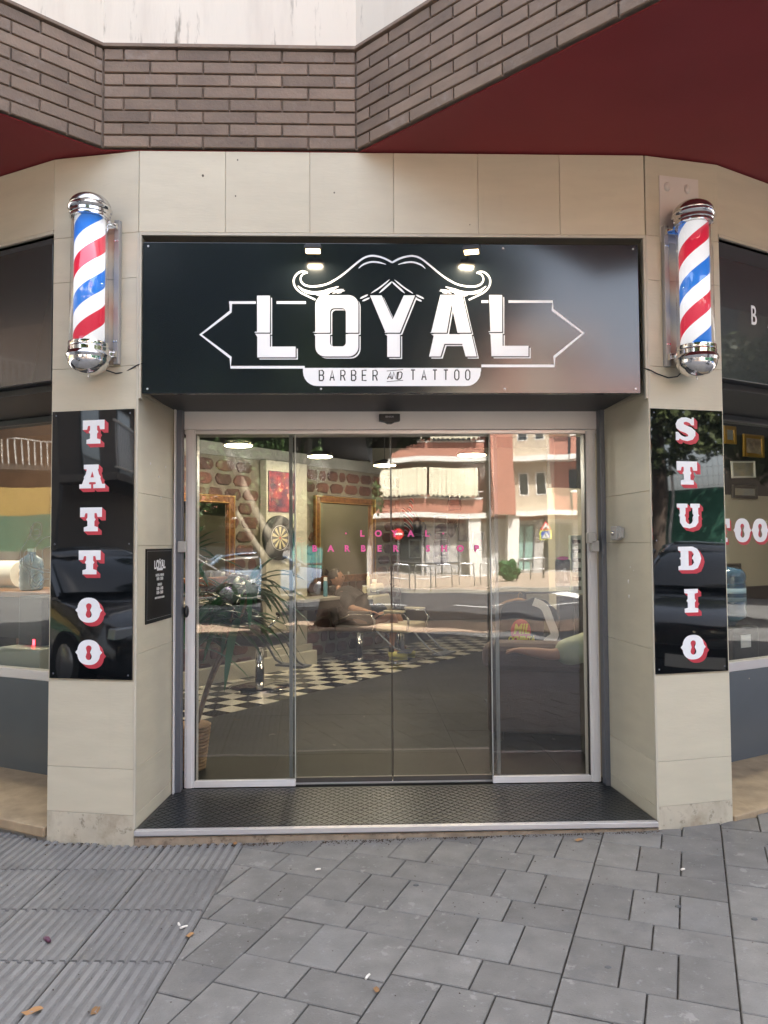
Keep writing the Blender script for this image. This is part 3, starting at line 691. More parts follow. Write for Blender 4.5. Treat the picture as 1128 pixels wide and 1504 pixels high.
# ============================================================ VERTICAL SIGNS
m_gloss = mat('black_gloss_panel', (.004, .005, .006), .02, spec=.9, coat=1.0)
sign_wave(m_gloss, .016, 1.5)
def nub(x, y, s=4): return [(x, y-s), (x+s*.7, y), (x, y+s)]
SL = {
 'T': ([[(0, 0), (100, 0), (100, 40), (80, 40), (76, 24), (66, 24), (66, 42), (72, 50), (66, 58), (66, 78), (82, 83), (82, 100), (18, 100), (18, 83), (34, 78), (34, 58), (28, 50), (34, 42), (34, 24), (24, 24), (20, 40), (0, 40)]], {}),
 'A': ([[(20, 0), (88, 0), (88, 18), (84, 20), (90, 42), (98, 52), (96, 58), (104, 82), (118, 82), (118, 100), (64, 100), (64, 84), (76, 82), (74, 74), (46, 74), (44, 82), (54, 84), (54, 100), (0, 100), (0, 82), (12, 82), (22, 58), (20, 52), (28, 42), (34, 20), (20, 18)]], {0: [[(51, 54), (59, 28), (67, 54)]]}),
 'O': ([[(60+(61 if k % 20 == 0 else 52)*math.copysign(abs(cos(2*pi*k/40))**.86, cos(2*pi*k/40)), 50+52*math.copysign(abs(sin(2*pi*k/40))**.86, sin(2*pi*k/40))) for k in range(40)]],
       {0: [[(60+13*cos(radians(a)), 33+12*sin(radians(a))) for a in (150, 180, 210, 240, 270, 300, 330, 360, 30)]+[(66, 50)]+[(60+14*cos(radians(a)), 68+14*sin(radians(a))) for a in (-30, 0, 30, 60, 90, 120, 150, 180, 210)]+[(52, 50)]]}),
 'U': ([[(0, 0), (52, 0), (52, 16), (42, 18), (42, 42), (37, 50), (42, 58), (42, 74), (50, 84), (60, 88), (70, 84), (76, 74), (76, 58), (81, 50), (76, 42), (76, 18), (66, 16), (66, 0), (112, 0), (112, 16), (104, 18), (104, 44), (109, 50), (104, 56), (104, 80), (90, 98), (60, 106), (28, 100), (14, 80), (14, 56), (8, 50), (14, 44), (14, 18), (0, 16)]], {}),
 'D': ([[(0, 0), (72, 0), (94, 10), (106, 30), (112, 50), (106, 70), (94, 92), (72, 100), (0, 100), (0, 84), (12, 80), (12, 56), (6, 50), (12, 44), (12, 20), (0, 16)]], {0: [[(50, 18), (66, 20), (76, 32), (70, 44), (66, 50), (72, 56), (77, 68), (66, 80), (50, 82)]]}),
 'I': ([[(0, 0), (66, 0), (66, 17), (50, 20), (50, 42), (56, 50), (50, 58), (50, 80), (66, 83), (66, 100), (0, 100), (0, 83), (16, 80), (16, 58), (10, 50), (16, 42), (16, 20), (0, 17)]], {}),
 'S': ([[(92, 0), (92, 34), (80, 34), (70, 24), (54, 19), (42, 22), (42, 30), (56, 36), (80, 44), (98, 58), (98, 78), (84, 96), (58, 103), (34, 99), (20, 92), (16, 100), (2, 100), (2, 64), (14, 64), (26, 78), (46, 85), (62, 82), (62, 75), (50, 68), (24, 60), (6, 48), (2, 30), (12, 12), (32, 1), (54, 0), (70, 4), (80, 8), (82, 0)]], {})}
def slab_letter(c, F, x, z, s, parent, y=-.008, sh=(.17, -.15), mm=None, mr=None, hole_fill=True, name='letter'):
    polys, holes = SL[c]; M = F.M @ Matrix.Translation((0, y, 0)) @ UPR
    w = max(p[0] for p in polys[0])+min(p[0] for p in polys[0])
    def tr(p, dx=0, dy=0): return [(x+(a-w/2)*s/100+dx, z-(b-50)*s/100+dy) for a, b in p]
    mb = MB(M); 
    for i, pl in enumerate(polys): mb.prism(tr(pl, sh[0]*s*0, 0), .0002, .0012, holes=[tr(h) for h in holes.get(i, [])], shift=(sh[0]*s, sh[1]*s))
    f = mb.build(name+'_shade', mr or m_red, parent, world=True)
    mb = MB(M)
    for i, pl in enumerate(polys): mb.prism(tr(pl), .0013, .0018, holes=[tr(h) for h in holes.get(i, [])])
    mb.build(name, mm or m_letter, parent, world=True)
def vsign(F, x0, x1, word, zsl, lxs, lab, s=.122):
    t = thing('vertical_sign', lab, 'sign', F.M @ Matrix.Translation(((x0+x1)/2, 0, .775)))
    mb = MB(F.M); mb.box(x0, x1, -.008, -.001, .776, 2.147); mb.build('panel', m_gloss, t, world=True, bevel=.001)
    mb = MB()
    for x in (x0+.022, x1-.022):
        for z in (.80, 1.46, 2.125): mb.lathe([(.0045, 0), (.004, .002), (0, .003)], 10, M=F.M @ Matrix.Translation((x, -.008, z)) @ UPR)
    mb.build('mounting_screws', m_alud, t, world=True, kind='stuff')
    for c, z, x in zip(word, zsl, lxs): slab_letter(c, F, x, z, s, t)
vsign(FPL, -.470, -.012, 'TATTOO', (2.035, 1.806, 1.586, 1.367, 1.124, .911), (-.235, -.24, -.245, -.25, -.252, -.25), 'tall black gloss sign with letters TATTOO in white and red on the left pillar')
vsign(FPR, -.003, .428, 'STUDIO', (2.045, 1.813, 1.591, 1.367, 1.147, .907), (.203, .206, .209, .211, .214, .220), 'tall black gloss sign with letters STUDIO in white and red on the right pillar')

# ============================================================ BARBER POLES
def stripe_mat():
    m = bpy.data.materials.new('pole_stripes'); m.use_nodes = True; N = m.node_tree.nodes; L = m.node_tree.links; b = N['Principled BSDF']
    tc = N.new('ShaderNodeTexCoord'); sx = N.new('ShaderNodeSeparateXYZ'); L.new(tc.outputs['Object'], sx.inputs[0])
    at = N.new('ShaderNodeMath'); at.operation = 'ARCTAN2'; L.new(sx.outputs[1], at.inputs[0]); L.new(sx.outputs[0], at.inputs[1])
    a = N.new('ShaderNodeMath'); a.operation = 'MULTIPLY'; a.inputs[1].default_value = 1/(2*pi); L.new(at.outputs[0], a.inputs[0])
    z = N.new('ShaderNodeMath'); z.operation = 'MULTIPLY'; z.inputs[1].default_value = 1/.36; L.new(sx.outputs[2], z.inputs[0])
    d = N.new('ShaderNodeMath'); d.operation = 'SUBTRACT'; L.new(z.outputs[0], d.inputs[0]); L.new(a.outputs[0], d.inputs[1])
    f = N.new('ShaderNodeMath'); f.operation = 'FRACT'; L.new(d.outputs[0], f.inputs[0])
    r = N.new('ShaderNodeValToRGB'); r.color_ramp.interpolation = 'CONSTANT'; L.new(f.outputs[0], r.inputs[0]); e = r.color_ramp.elements
    e[0].position = 0; e[0].color = (.85, .86, .88, 1); e[1].position = .25; e[1].color = (.60, .02, .05, 1)
    for p, c in ((.50, (.85, .86, .88, 1)), (.75, (.02, .17, .60, 1))): q = e.new(p); q.color = c
    L.new(r.outputs[0], b.inputs['Base Color']); b.inputs['Roughness'].default_value = .35
    L.new(r.outputs[0], b.inputs['Emission Color']); b.inputs['Emission Strength'].default_value = .085; return m
m_str = stripe_mat(); m_tube = glass_mat('clear_acrylic', (.97, .97, .98), .09)
def pole(F, x, y, z, lab, rz, flip):
    M = F.M @ Matrix.Translation((x, y, z)); t = thing('barber_pole', lab, 'barber pole', M, 'pair of striped barber poles')
    R = .068
    mb = MB(); mb.lathe([(.074, .140), (.074, .765)], 40); mb.build('striped_cylinder', m_str, t, smooth=True).rotation_euler.z = rz
    mb = MB(); mb.lathe([(.0915, .140), (.0915, .765)], 40); o = mb.build('clear_cover', m_tube, t, smooth=True)
    band = [(.086, 0), (.097, .002), (.098, .012), (.095, .018), (.099, .022), (.098, .036), (.104, .040), (.109, .050), (.103, .060)]
    mb = MB(); mb.lathe([(r, .765+h) for r, h in band]+[(.101, .828)], 40); mb.build('upper_collar', m_chrome, t, autosm=35)
    mb = MB(); mb.lathe([(.101*cos(radians(a)), .828+.068*sin(radians(a))) for a in range(0, 91, 9)], 40); mb.build('upper_dome', m_domehaze, t, smooth=True)
    mb = MB(); mb.lathe([(r, .140-h*1.35) for r, h in band][::-1], 40, M=Matrix()); mb.build('lower_collar', m_chrome, t, autosm=35)
    mb = MB(); mb.lathe([(.101*cos(radians(a)), .058-.080*sin(radians(a))) for a in range(90, -1, -9)]+[(.1015, .060)], 40); mb.lathe([(0, -.034), (.005, -.030), (.005, -.02)], 10); mb.build('lower_dome', m_chrome, t, smooth=True)
    bx = .088 if flip else -.090
    mb = MB(); mb.box(bx-.015, bx+.015, -y-.030, -y-.001, .055, .800); mb.build('wall_bracket', mat('dull_steel', (.36, .35, .34), .55, .3), t, bevel=.003)
    for zz in (.10, .76):
        mb = MB(); mb.box(min(0, bx)-.01, max(0, bx)+.01, -y-.055, -y-.031, zz-.015, zz+.015); mb.box(-.02, .02, -y-.056, .06, zz-.0145, zz+.0145)
        mb.build('bracket_arm', m_chrome, t)
    mb = MB()
    for zz in (.17, .69):
        for sx in (-1, 1): mb.lathe([(.006, 0), (.005, .004), (0, .005)], 8, M=Matrix.Translation((bx+sx*.007, -y-.030, zz)) @ UPR)
    mb.build('bracket_screws', m_chrome, t, kind='stuff')
    return t
pole(FPL, -.193, -.13, 2.322, 'lit barber pole with red, white and blue stripes above the TATTOO sign', radians(223), 1)
pole(FPR, .190, -.13, 2.312, 'lit barber pole with red, white and blue stripes above the STUDIO sign', radians(75), 0)
def cable(name, pts, lab, r=.0035):
    mb = MB(); mb.tube([(*p,) for p in pts], r, 6); return mb.build(name, m_black, smooth=True, label=lab, cat='cable')
pl_ = FPL.M @ Vector((-.19, -.02, 2.375)); 
cable('pole_cable', [tuple(pl_), tuple(pl_+Vector((.03, -.01, -.028))), tuple(pl_+Vector((.075, .0, -.042))), tuple(pl_+Vector((.12, .0, -.036))), (-1.128, -.008, 2.372), (-1.112, .002, 2.380)], 'thin black cable from the left barber pole to the sign')
pr_ = FPR.M @ Vector((.185, -.02, 2.345))
cable('pole_cable', [tuple(pr_), tuple(pr_+Vector((-.03, -.005, -.028))), tuple(pr_+Vector((-.08, -.01, -.035))), (1.54, -.012, 2.328), (1.508, -.014, 2.345), (1.466, .0, 2.362)], 'thin black cable from the right barber pole to the sign')
# plate behind the right pole
t = thing('wall_plate', 'pale steel plate with two round screw caps behind the top of the right barber pole', 'plate', FPR.M @ Matrix.Translation((.08, 0, 3.04)))
a_ = FPR.at(967, 262); b_ = FPR.at(1026, 345)
mb = MB(FPR.M); mb.prism([(0, 0), (b_.x-a_.x, 0), (b_.x-a_.x, .36), (0, .36)], 0, .007, M=Matrix.Translation((a_.x, -.001, 3.03)) @ UPR); mb.build('plate', mat('galvanised_plate', (.66, .61, .57), .55, .1, var=.05), t, world=True, bevel=.002)
for dx in (.045, .165):
    mb = MB(); mb.lathe([(.021, 0), (.020, .006), (.012, .012), (0, .013)], 14, M=FPR.M @ Matrix.Translation((a_.x+dx, -.008, 3.33)) @ UPR @ Matrix.Diagonal((.85, 1.2, 1, 1))); mb.build('screw_cap', mat('galvanised_plate', (.66, .61, .57)), t, world=True, smooth=True)

# ============================================================ HOURS SIGN ON THE LEFT REVEAL
def onrev(F, px, py): return F.at(px, py, 0)
h0, h1 = FRL.at(213, 860), FRL.at(251, 860); zt = (FRL.at(213, 806).z+FRL.at(251, 806).z)/2; zb = (FRL.at(213, 915).z+FRL.at(251, 909).z)/2
hs = thing('opening_hours_sign', 'small black opening hours sign with white lettering on the left side of the entrance recess', 'sign', FRL.M @ Matrix.Translation(((h0.x+h1.x)/2, 0, zb)))
mb = MB(FRL.M); mb.box(h0.x, h1.x, -.006, -.0005, zb, zt); mb.build('panel', mat('satin_black_panel', (.006, .007, .008), .35, spec=.06), hs, world=True, bevel=.001)
cx_, hw_, hh_ = (h0.x+h1.x)/2, (h1.x-h0.x), zt-zb
HM = FRL.M @ Matrix.Translation((0, -.0066, 0)) @ UPR
mb = MB(HM); x0, x1, z0, z1 = h0.x+.012, h1.x-.012, zb+.02, zt-.012
for a, b in (((x0, z0), (x1, z0)), ((x0, z0), (x0, z1)), ((x1, z0), (x1, z1)), ((x0, z1), (x1, z1))): strip(mb, stroke([a, b], .0015, 0), 0, .0003)
mb.build('border_line', mat('grey_vinyl', (.25, .26, .27), .4), hs, world=True)
def htext(s, zf, size, bold=.0, xs=.85, m=m_letter, nm='lettering'):
    M = WM[hs.name].inverted() @ HM @ Matrix.Translation((cx_, zb+hh_*zf, .0002)); text(s, size, M, m, hs, nm, bold=bold, xs=xs, ext=.0003)
htext('LOYAL', .775, .060, .0022, .95)
mb = MB(HM); mb.prism([(cx_-.05, zb+hh_*.735), (cx_+.05, zb+hh_*.735), (cx_+.042, zb+hh_*.70), (cx_-.042, zb+hh_*.70)], 0, .0006)
q = [(-.055, .83), (-.04, .845), (-.02, .835), (0, .86), (.02, .835), (.04, .845), (.055, .83)]
strip(mb, stroke([(cx_+a, zb+hh_*b) for a, b in q], .003, 4), 0, .0005); mb.build('emblem', m_letter, hs, world=True)
m_txt = mat('cream_vinyl', (.6, .6, .58), .4)
for s, z, sz in (('MARTES - VIERNES', .635, .0185), ('10:00 - 20:00', .585, .023), ('SABADO', .505, .020), ('10:00 - 14:00', .45, .023), ('15:30 - 20:00', .395, .023), ('LUNES Y DOMINGO CERRADO', .325, .0125)): htext(s, z, sz, .0011, .85, m_txt)
# scratches/flakes of plaster on reveals
mb = MB(FRL.M)
for px, py in ((221, 681), (243, 686), (236, 731), (233, 700)):
    c = FRL.at(px, py); mb.box(c.x-.006, c.x+.005, -.002, 0, c.z-.006, c.z+.006)
tag(mb.build('wall_flakes', m_white, building, world=True), kind='stuff')
mb = MB()
for px, py, r in ((923, 854, .010), (924, 876, .009), (926, 833, .004), (931, 838, .003)):
    c = FRR.at(px, py); mb.prism([(c.x+r*cos(t)*(.7+.4*sin(3*t)), c.z+r*1.1*sin(t)) for t in [2*pi*k/10 for k in range(10)]], -.002, .0035, M=FRR.M @ Matrix.Translation((0, .0, 0)) @ Matrix.Rotation(pi/2, 4, 'X'))
tag(mb.build('wall_flakes', m_white, building, world=True), kind='stuff')
# key switch
kp = FRR.at(909, 783); ks = thing('key_switch', 'small grey key switch box on the right side of the entrance recess', 'switch', FRR.M @ Matrix.Translation((kp.x, 0, kp.z)))
S_ = FRR.M.inverted() @ Vector((0, 0, 0)); out_ = -1 if (FRR.M.to_3x3() @ Vector((0, 1, 0))).x > 0 else 1
m_grey = mat('grey_plastic', (.42, .41, .39), .5)
mb = MB(); mb.box(-.042, .035, 0, out_*.035, -.04, .04); mb.build('box', m_grey, ks, bevel=.006); mb = MB(); mb.lathe([(.014, 0), (.013, .006), (0, .007)], 14, M=Matrix.Translation((.0, out_*.035, 0)) @ (UPR if out_ < 0 else UPR @ Matrix.Rotation(pi, 4, 'X'))); mb.build('lock_cylinder', m_chrome, ks, smooth=True)
mb = MB(); mb.box(-.075, -.044, 0, out_*.028, -.03, .03); mb.build('side_button', m_grey, ks, bevel=.005)
# ============================================================ ENTRANCE DOORS
door = thing('sliding_door', 'wide automatic glass sliding door with white frame, pink shop lettering and a small sensor above', 'door', (.19, DY, .035))
m_glass = glass_mat('door_glass', (.80, .815, .815), .064, .014, 2.2)
m_glass2 = glass_mat('leaf_glass', (.80, .815, .815), .064, .012, 1.8)
XL, XR = -.99, 1.372; ZB, ZT = .036, 2.112
def dpx(px, Y=DY): return P(px, 900, Y=Y).x
# header box
mb = MB(); mb.box(-1.045, 1.428, DY-.035, DY+.16, 2.135, 2.262); mb.build('header', m_wpaint, door, world=True, bevel=.004)
mb = MB(); mb.box(-1.045, 1.428, DY-.01, DY+.14, 2.112, 2.134); mb.build('header_lip', m_alu, door, world=True, bevel=.002)
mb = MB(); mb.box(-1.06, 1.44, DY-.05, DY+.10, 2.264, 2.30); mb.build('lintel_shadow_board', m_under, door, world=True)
# side frames
for x0, x1 in ((-1.035, XL+.012), (XR-.012, 1.418)):
    mb = MB(); mb.box(x0, x1, DY-.02, DY+.10, ZB, 2.134); mb.box(x0+.012, x1-.012, DY-.026, DY-.0205, ZB, 2.134); mb.build('jamb', m_wpaint, door, world=True, bevel=.003)
# shutter guide rails
for x0, x1, s in ((-1.078, -1.040, 1), (1.422, 1.462, -1)):
    mb = MB(); mb.box(x0, x1, DY-.10, DY-.03, .036, 2.30); mb.build('shutter_rail', m_alud, door, world=True, bevel=.002)
    xx = x0 if s > 0 else x1-.008
    mb = MB(); mb.box(xx, xx+.008, DY-.128, DY-.1005, .036, 2.30); mb.build('rail_edge', m_wpaint, door, world=True, bevel=.001)
for px, py in ((268, 803), (868, 790), (873, 802)):
    p = P(px, py, Y=DY-.09); mb = MB(); mb.box(p.x-.022, p.x+.022, DY-.115, DY-.06, p.z-.032, p.z+.032); mb.build('rail_lock', m_grey, door, world=True, bevel=.004)
p = P(274, 898, Y=DY-.03); mb = MB(); mb.lathe([(.024, 0), (.022, .02), (.012, .028), (0, .029)], 16, M=Matrix.Translation((p.x, DY-.027, p.z)) @ UPR @ Matrix.Diagonal((.6, 1.5, 1, 1))); mb.build('handle', m_black, door, world=True, smooth=True)
# leaves: fixed side leaves in front, sliding leaves behind
xs4 = [XL, dpx(432), dpx(575), dpx(714), dpx(722), XR]
def leaf(x0, x1, y, name, framed, m):
    l = MB(); l.box(x0, x1, y, y+.009, ZB+.03, 2.115); o = l.build(name, m, door, world=True)
    return o
for (x0, x1, a) in ((XL+.012, dpx(434), 'l'), (dpx(721), XR-.012, 'r')):
    o = leaf(x0, x1, DY, 'side_leaf', True, m_glass)
    mb = MB(); mb.box(x0, x1, DY-.012, DY+.022, ZB-.001, ZB+.036); f = mb.build('bottom_rail', m_wpaint, door, world=True, bevel=.002)
    xi = x1-.004 if a == 'l' else x0; 
    mb = MB(); mb.box(xi, xi+.005, DY-.003, DY+.013, ZB+.036, 2.113); mb.build('edge_strip', mat('grey_edge', (.38, .39, .38), .4), door, world=True)
    xj = x0 if a == 'l' else x1
    mb = MB(); mb.box(xj-.006, xj+.004, DY-.006, DY+.016, ZB+.036, 2.113); mb.build('gasket', m_black, door, world=True)
for (x0, x1) in ((dpx(425, DY+.05), dpx(574.6, DY+.05)), (dpx(575.8, DY+.05), dpx(733, DY+.05))):
    o = leaf(x0, x1, DY+.05, 'sliding_leaf', False, m_glass2)
    mb = MB(); mb.box(x0, x1, DY+.043, DY+.066, ZB+.004, ZB+.032); mb.build('leaf_shoe', mat('dark_aluminium', (.10, .095, .09), .4, .6), door, world=True)
for x in (dpx(574.6, DY+.05)-.002, dpx(575.8, DY+.05)-.001): mb = MB(); mb.box(x, x+.0035, DY+.047, DY+.062, ZB+.033, 2.113); mb.build('meeting_edge', m_black, door, world=True)
for x in (dpx(425, DY+.05), dpx(733, DY+.05)-.022): 
    mb = MB(); mb.box(x, x+.020, DY+.046, DY+.0635, ZB+.033, 2.113); mb.build('leaf_stile', mat('grey_stile', (.30, .31, .30), .4, .2), door, world=True)
mb = MB(); mb.box(XL, XR, DY+.026, DY+.075, ZB-.002, ZB+.003); mb.build('floor_track', m_alu, door, world=True)
# sensor
p = P(572, 614, Y=DY-.06); mb = MB(); mb.prism([(-.062, .022), (.062, .022), (.062, -.018), (.03, -.024), (.012, -.034), (-.012, -.034), (-.03, -.024), (-.062, -.018)][::-1], 0, .045, M=Matrix.Translation((p.x, DY-.036, p.z)) @ UPR); sen = mb.build('sensor', m_black, door, world=True, bevel=.003)
text('SENSOR', .014, WM[door.name].inverted() @ Matrix.Translation((p.x, DY-.0815, p.z+.004)) @ UPR, mat('grey_print', (.35, .35, .37), .5), sen, 'print', bold=.0004)
# pink lettering on the inner side of the glass
m_pink = mat('pink_vinyl', (.92, .13, .42), .5)
def glass_txt(chars, px0, px1, py, size, m, Y, bold=.004, nm='lettering'):
    n = len(chars)
    for i, c in enumerate(chars):
        if c == ' ': continue
        p = P(px0+(px1-px0)*i/(n-1), py, Y=Y)
        text(c, size, WM[door.name].inverted() @ Matrix.Translation((p.x, Y, p.z)) @ UPR, m, door, nm, bold=bold)
glass_txt('·LOYAL·', 508, 651, 784, .052, m_pink, DY+.036, .0022)
glass_txt('BARBER SHOP', 462, 700, 806, .052, m_pink, DY+.036, .0022)
# sold-here card on the right glass
cp = thing('door_card', 'small monochrome card reading SOLD HERE with a pink badge behind the right door pane', 'sticker', (P(828, 862, Y=DY+.03).x, DY+.03, P(828, 862, Y=DY+.03).z))
a_ = P(815, 822, Y=DY+.03); b_ = P(838, 862, Y=DY+.03)
mb = MB(); mb.box(a_.x, b_.x, DY+.028, DY+.031, b_.z, a_.z); mb.build('card', mat('card_print', (.05, .05, .052), .5, col2=(.40, .40, .41), vs=22), cp, world=True)
text('SOLD HERE', .021, WM[cp.name].inverted() @ Matrix.Translation(((a_.x+b_.x)/2, DY+.027, b_.z+.014)) @ UPR, m_letter, cp, bold=.0010, xs=.75)
mb = MB(); mb.prism([((a_.x+b_.x)/2+.036*cos(t), a_.z+.008+.011*sin(t)) for t in [2*pi*k/14 for k in range(14)]], 0, .002, M=Matrix.Translation((0, DY+.0275, 0)) @ UPR); mb.build('pink_badge', m_pink, cp, world=True)
mb = MB(MB().M)
fx, fz = (a_.x+b_.x)/2+.012, b_.z+.085
for pts, w in (([(fx, fz+.028), (fx+.004, fz)], .016), ([(fx+.002, fz), (fx+.012, fz-.045)], .010), ([(fx, fz), (fx-.002, fz-.05)], .009), ([(fx, fz+.02), (fx-.022, fz+.012)], .006)): strip(mb, stroke(pts, w, 0), 0, .0006, M=Matrix.Translation((0, DY+.0275, 0)) @ UPR)
mb.build('figure_print', m_letter, cp, world=True)

# ============================================================ SIDE SHOP WINDOWS
m_glassw = glass_mat('window_glass', (.88, .90, .88), .045, .012, 2)
m_sideL = mat('side_sign_dark', (.028, .031, .030), .22, spec=.6, coat=.2); sign_wave(m_sideL, .02, .8)
m_sideR = mat('side_sign_grey', (.030, .034, .038), .24, spec=.75, coat=.5); sign_wave(m_sideR, .02, .8)
def shopwin(F, s, lab, msign, mkick):
    t = thing('shop_window', lab, 'shop window', F.M @ Matrix.Translation((s*1.5, DY, .02)))
    B_ = lambda *a: MB(F.M).box(*a)
    zt, zb = (3.045, 2.315) if s < 0 else (2.99, 2.33)
    pan = B_(s*.012, s*3.3, .006, .02, zb, zt).build('sign_panel', msign, t, world=True, bevel=.003)
    B_(s*.03, s*3.3, .021, DY-.02, zb+.01, 3.08).build('box_casing', m_under, t, world=True)
    B_(s*.03, s*3.3, .10, DY+.04, zb-.03, zb+.008).build('shutter_box', mat('shutter_box', (.045, .045, .05), .5, .2), t, world=True, bevel=.004)
    B_(s*.2, s*3.3, DY-.04, DY+.06, zb-.07, zb-.032).build('frame_head', mat('window_frame_dark', (.05, .052, .058), .4, .3), t, world=True, bevel=.004)
    B_(s*.2, s*3.3, DY-.005, DY+.003, .66, zb-.07).build('glass', m_glassw, t, world=True)
    B_(s*.2, s*3.3, DY-.03, DY+.05, .60, .659).build('bottom_rail', m_alu, t, world=True, bevel=.003)
    B_(s*.2, s*3.3, DY-.035, DY+.03, .022, .60).build('kick_panel', mkick, t, world=True)
    for x in (1.95,): B_(s*x, s*(x+.05), DY-.03, DY+.04, .66, zb-.07).build('mullion', mat('window_frame_dark', (.05, .052, .058)), t, world=True)
    return t
wL = shopwin(FWL, -1, 'left shop window with dark sign board and grey kick panel, angled away beside the TATTOO pillar', m_sideL, m_kickL)
wR = shopwin(FWR, 1, 'right shop window with grey blue sign board and white OO lettering beside the STUDIO pillar', m_sideR, m_kickR)
# lettering on the side signs
for i, c in enumerate('BARBER'):
    text(c, .155, WM[wR.name].inverted() @ FWR.M @ Matrix.Translation((.297+i*.16, .0045, 2.703)) @ UPR, m_letter, wR, 'letter', bold=.001, xs=.62)
for i, xx in enumerate(((1085), (1111))):
    p = FWR.at(xx, 779, DY+.02); slab_letter('O', FWR, p.x, p.z, .155, wR, y=DY-.006, sh=(.10, -.12), name='window_letter')
p = FWR.at(1060, 779, DY+.02); slab_letter('T', FWR, p.x-.03, p.z, .155, wR, y=DY-.006, sh=(.10, -.12), name='window_letter')
# scroll lines on the left window glass
mb = MB(FWL.M @ Matrix.Translation((0, DY-.007, 0)) @ UPR)
def lp(pts): return [(FWL.at(x, y, DY).x, FWL.at(x, y, DY).z) for x, y in pts]
Z1 = lambda pts: [(x/3.67, 590+y/3.67) for x, y in pts]
for q in ([(120, 870), (115, 810), (150, 750), (175, 700), (190, 655), (225, 660), (222, 720), (185, 745), (168, 700), (185, 660)], [(190, 690), (215, 690), (215, 720), (190, 720)], [(132, 880), (135, 820), (150, 800), (168, 830), (168, 870)],
          [(185, 860), (195, 790), (235, 740), (275, 725)], [(240, 880), (235, 800), (275, 780)], [(130, 880), (165, 930), (165, 985), (205, 1003), (240, 970), (230, 925), (200, 925), (180, 955), (200, 980), (220, 955)], [(150, 880), (200, 900), (270, 905)], [(200, 1000), (240, 960), (270, 955)], [(210, 880), (240, 915), (275, 920)]):
    strip(mb, stroke(lp(Z1(q)), .0055, 4), 0, .001)
mb.build('scroll_decal', mat('etched_vinyl', (.42, .42, .40), .5), wL, world=True)
# orange leaf-shaped chip on right kick panel
mb = MB(FWR.M @ Matrix.Translation((0, DY-.036, 0)) @ UPR); p = FWR.at(1096, 1122, DY-.036)
mb.prism([(p.x-.018, p.z), (p.x-.006, p.z+.032), (p.x+.016, p.z+.022), (p.x+.018, p.z), (p.x+.002, p.z-.034)][::-1], 0, .001); mb.build('paint_chip', mat('orange_primer', (.55, .30, .12), .7), wR, world=True)

# ============================================================ INTERIOR
FZ = .035
room = thing('shop_interior', None, None, (0, 4, FZ), kind='structure')
def rm(mb, name, m, **k): return mb.build(name, m, room, world=True, **k)
m_cream = mat('cream_plaster', (.36, .34, .275), .85, var=.06, vs=1.2, bump=.1, bs=15)
m_ceil = mat('dark_ceiling', (.016, .016, .016), .8)
m_fl = mat('slate_floor', (.024, .0235, .021), .5, spec=.15, var=.22, vs=2.2, bump=.05, bs=6, spots=[(2.5, .58, (.055, .054, .050), .6, .2)])
mb = MB(); mb.prism([(-5.2, 2.4), (-1.078, DY+.02), (1.442, DY+.02), (5.6, 2.9), (7.5, 8.5), (5, 12), (-6, 12), (-7, 6)], -.02, FZ-.004); rm(mb, 'floor_slab', m_fl)
# large floor tiles near the door (joints visible)
fl0 = Vector((-1.05, DY+.1))
for i in range(7):
    for j in range(5):
        x0 = -1.75+i*.60; y0 = DY+.075+j*.60; mb = MB(); mb.box(x0+.001, x0+.599, y0+.001, y0+.599, FZ-.004, FZ+random.uniform(-.0003, .0003))
        if x0 > 2.4 or (abs(x0-.2) > 1.3+y0*.35): continue
        rm(mb, 'floor_tile', m_fl)
mb = MB(); mb.prism([(-6, 2.6), (-1.06, DY+.17), (1.43, DY+.17), (6, 3.2), (8, 12), (-7, 12)], 3.02, 3.06); rm(mb, 'ceiling', m_ceil)
# brick side wall, running at 38 degrees away from the door axis
WA = Frame((-.75, 5.4, 0), 52)                   # local x = along wall going away, y = behind the wall
def onw(px, py, y=0): return WA.at(px, py, y)
m_rustic = mat('rustic_brick', (.105, .042, .030), .8, col2=(.05, .024, .019), vs=6, objvar=.35, bump=.5, bs=25)
m_rmort = mat('rustic_mortar', (.135, .115, .09), .9, var=.1, vs=8, bump=.5, bs=12)
mb = MB(FWL.M); mb.box(-4.6, -2.3, 2.6, 2.7, FZ, 3.02); rm(mb, 'left_partition', mat('brown_wall', (.16, .09, .06), .8, var=.2))
mb = MB(WA.M); mb.box(-2.7, 2.15, .0, .2, FZ, 2.42); rm(mb, 'brick_wall_core', m_rmort)
mb = MB(WA.M); mb.box(-2.7, 2.16, -.012, .2, 2.36, 3.02) if False else mb.box(-2.7, 2.16, -.02, .2, 2.42, 2.56); rm(mb, 'beam', mat('grey_beam', (.17, .165, .145), .8, var=.1))
rr = random.Random(3); nb = 0
def stone(x0, x1, z0, z1):
    c = ((x0+x1)/2, (z0+z1)/2); pts = []
    w, h = (x1-x0)/2, (z1-z0)/2
    for a in range(10):
        t = 2*pi*a/10+.3; k = (abs(cos(t))**5+abs(sin(t))**5)**(-1/5)*rr.uniform(.9, 1.04); pts.append((c[0]+w*k*cos(t), c[1]+h*k*sin(t)))
    d = rr.uniform(.006, .02)
    inn = [(c[0]+(x-c[0])*.86, c[1]+(z-c[1])*.82) for x, z in pts]
    vs = [(x, .001, z) for x, z in pts]+[(x, -d*.7, z) for x, z in [(c[0]+(x-c[0])*.96, c[1]+(z-c[1])*.94) for x, z in pts]]+[(x, -d, z) for x, z in inn]
    fs = [(i, (i+1) % 10, 10+(i+1) % 10, 10+i) for i in range(10)]+[(10+i, 10+(i+1) % 10, 20+(i+1) % 10, 20+i) for i in range(10)]+[tuple(range(20, 30))]
    MB(WA.M).add(vs, fs).build('brick', m_rustic, room, world=True, smooth=False)
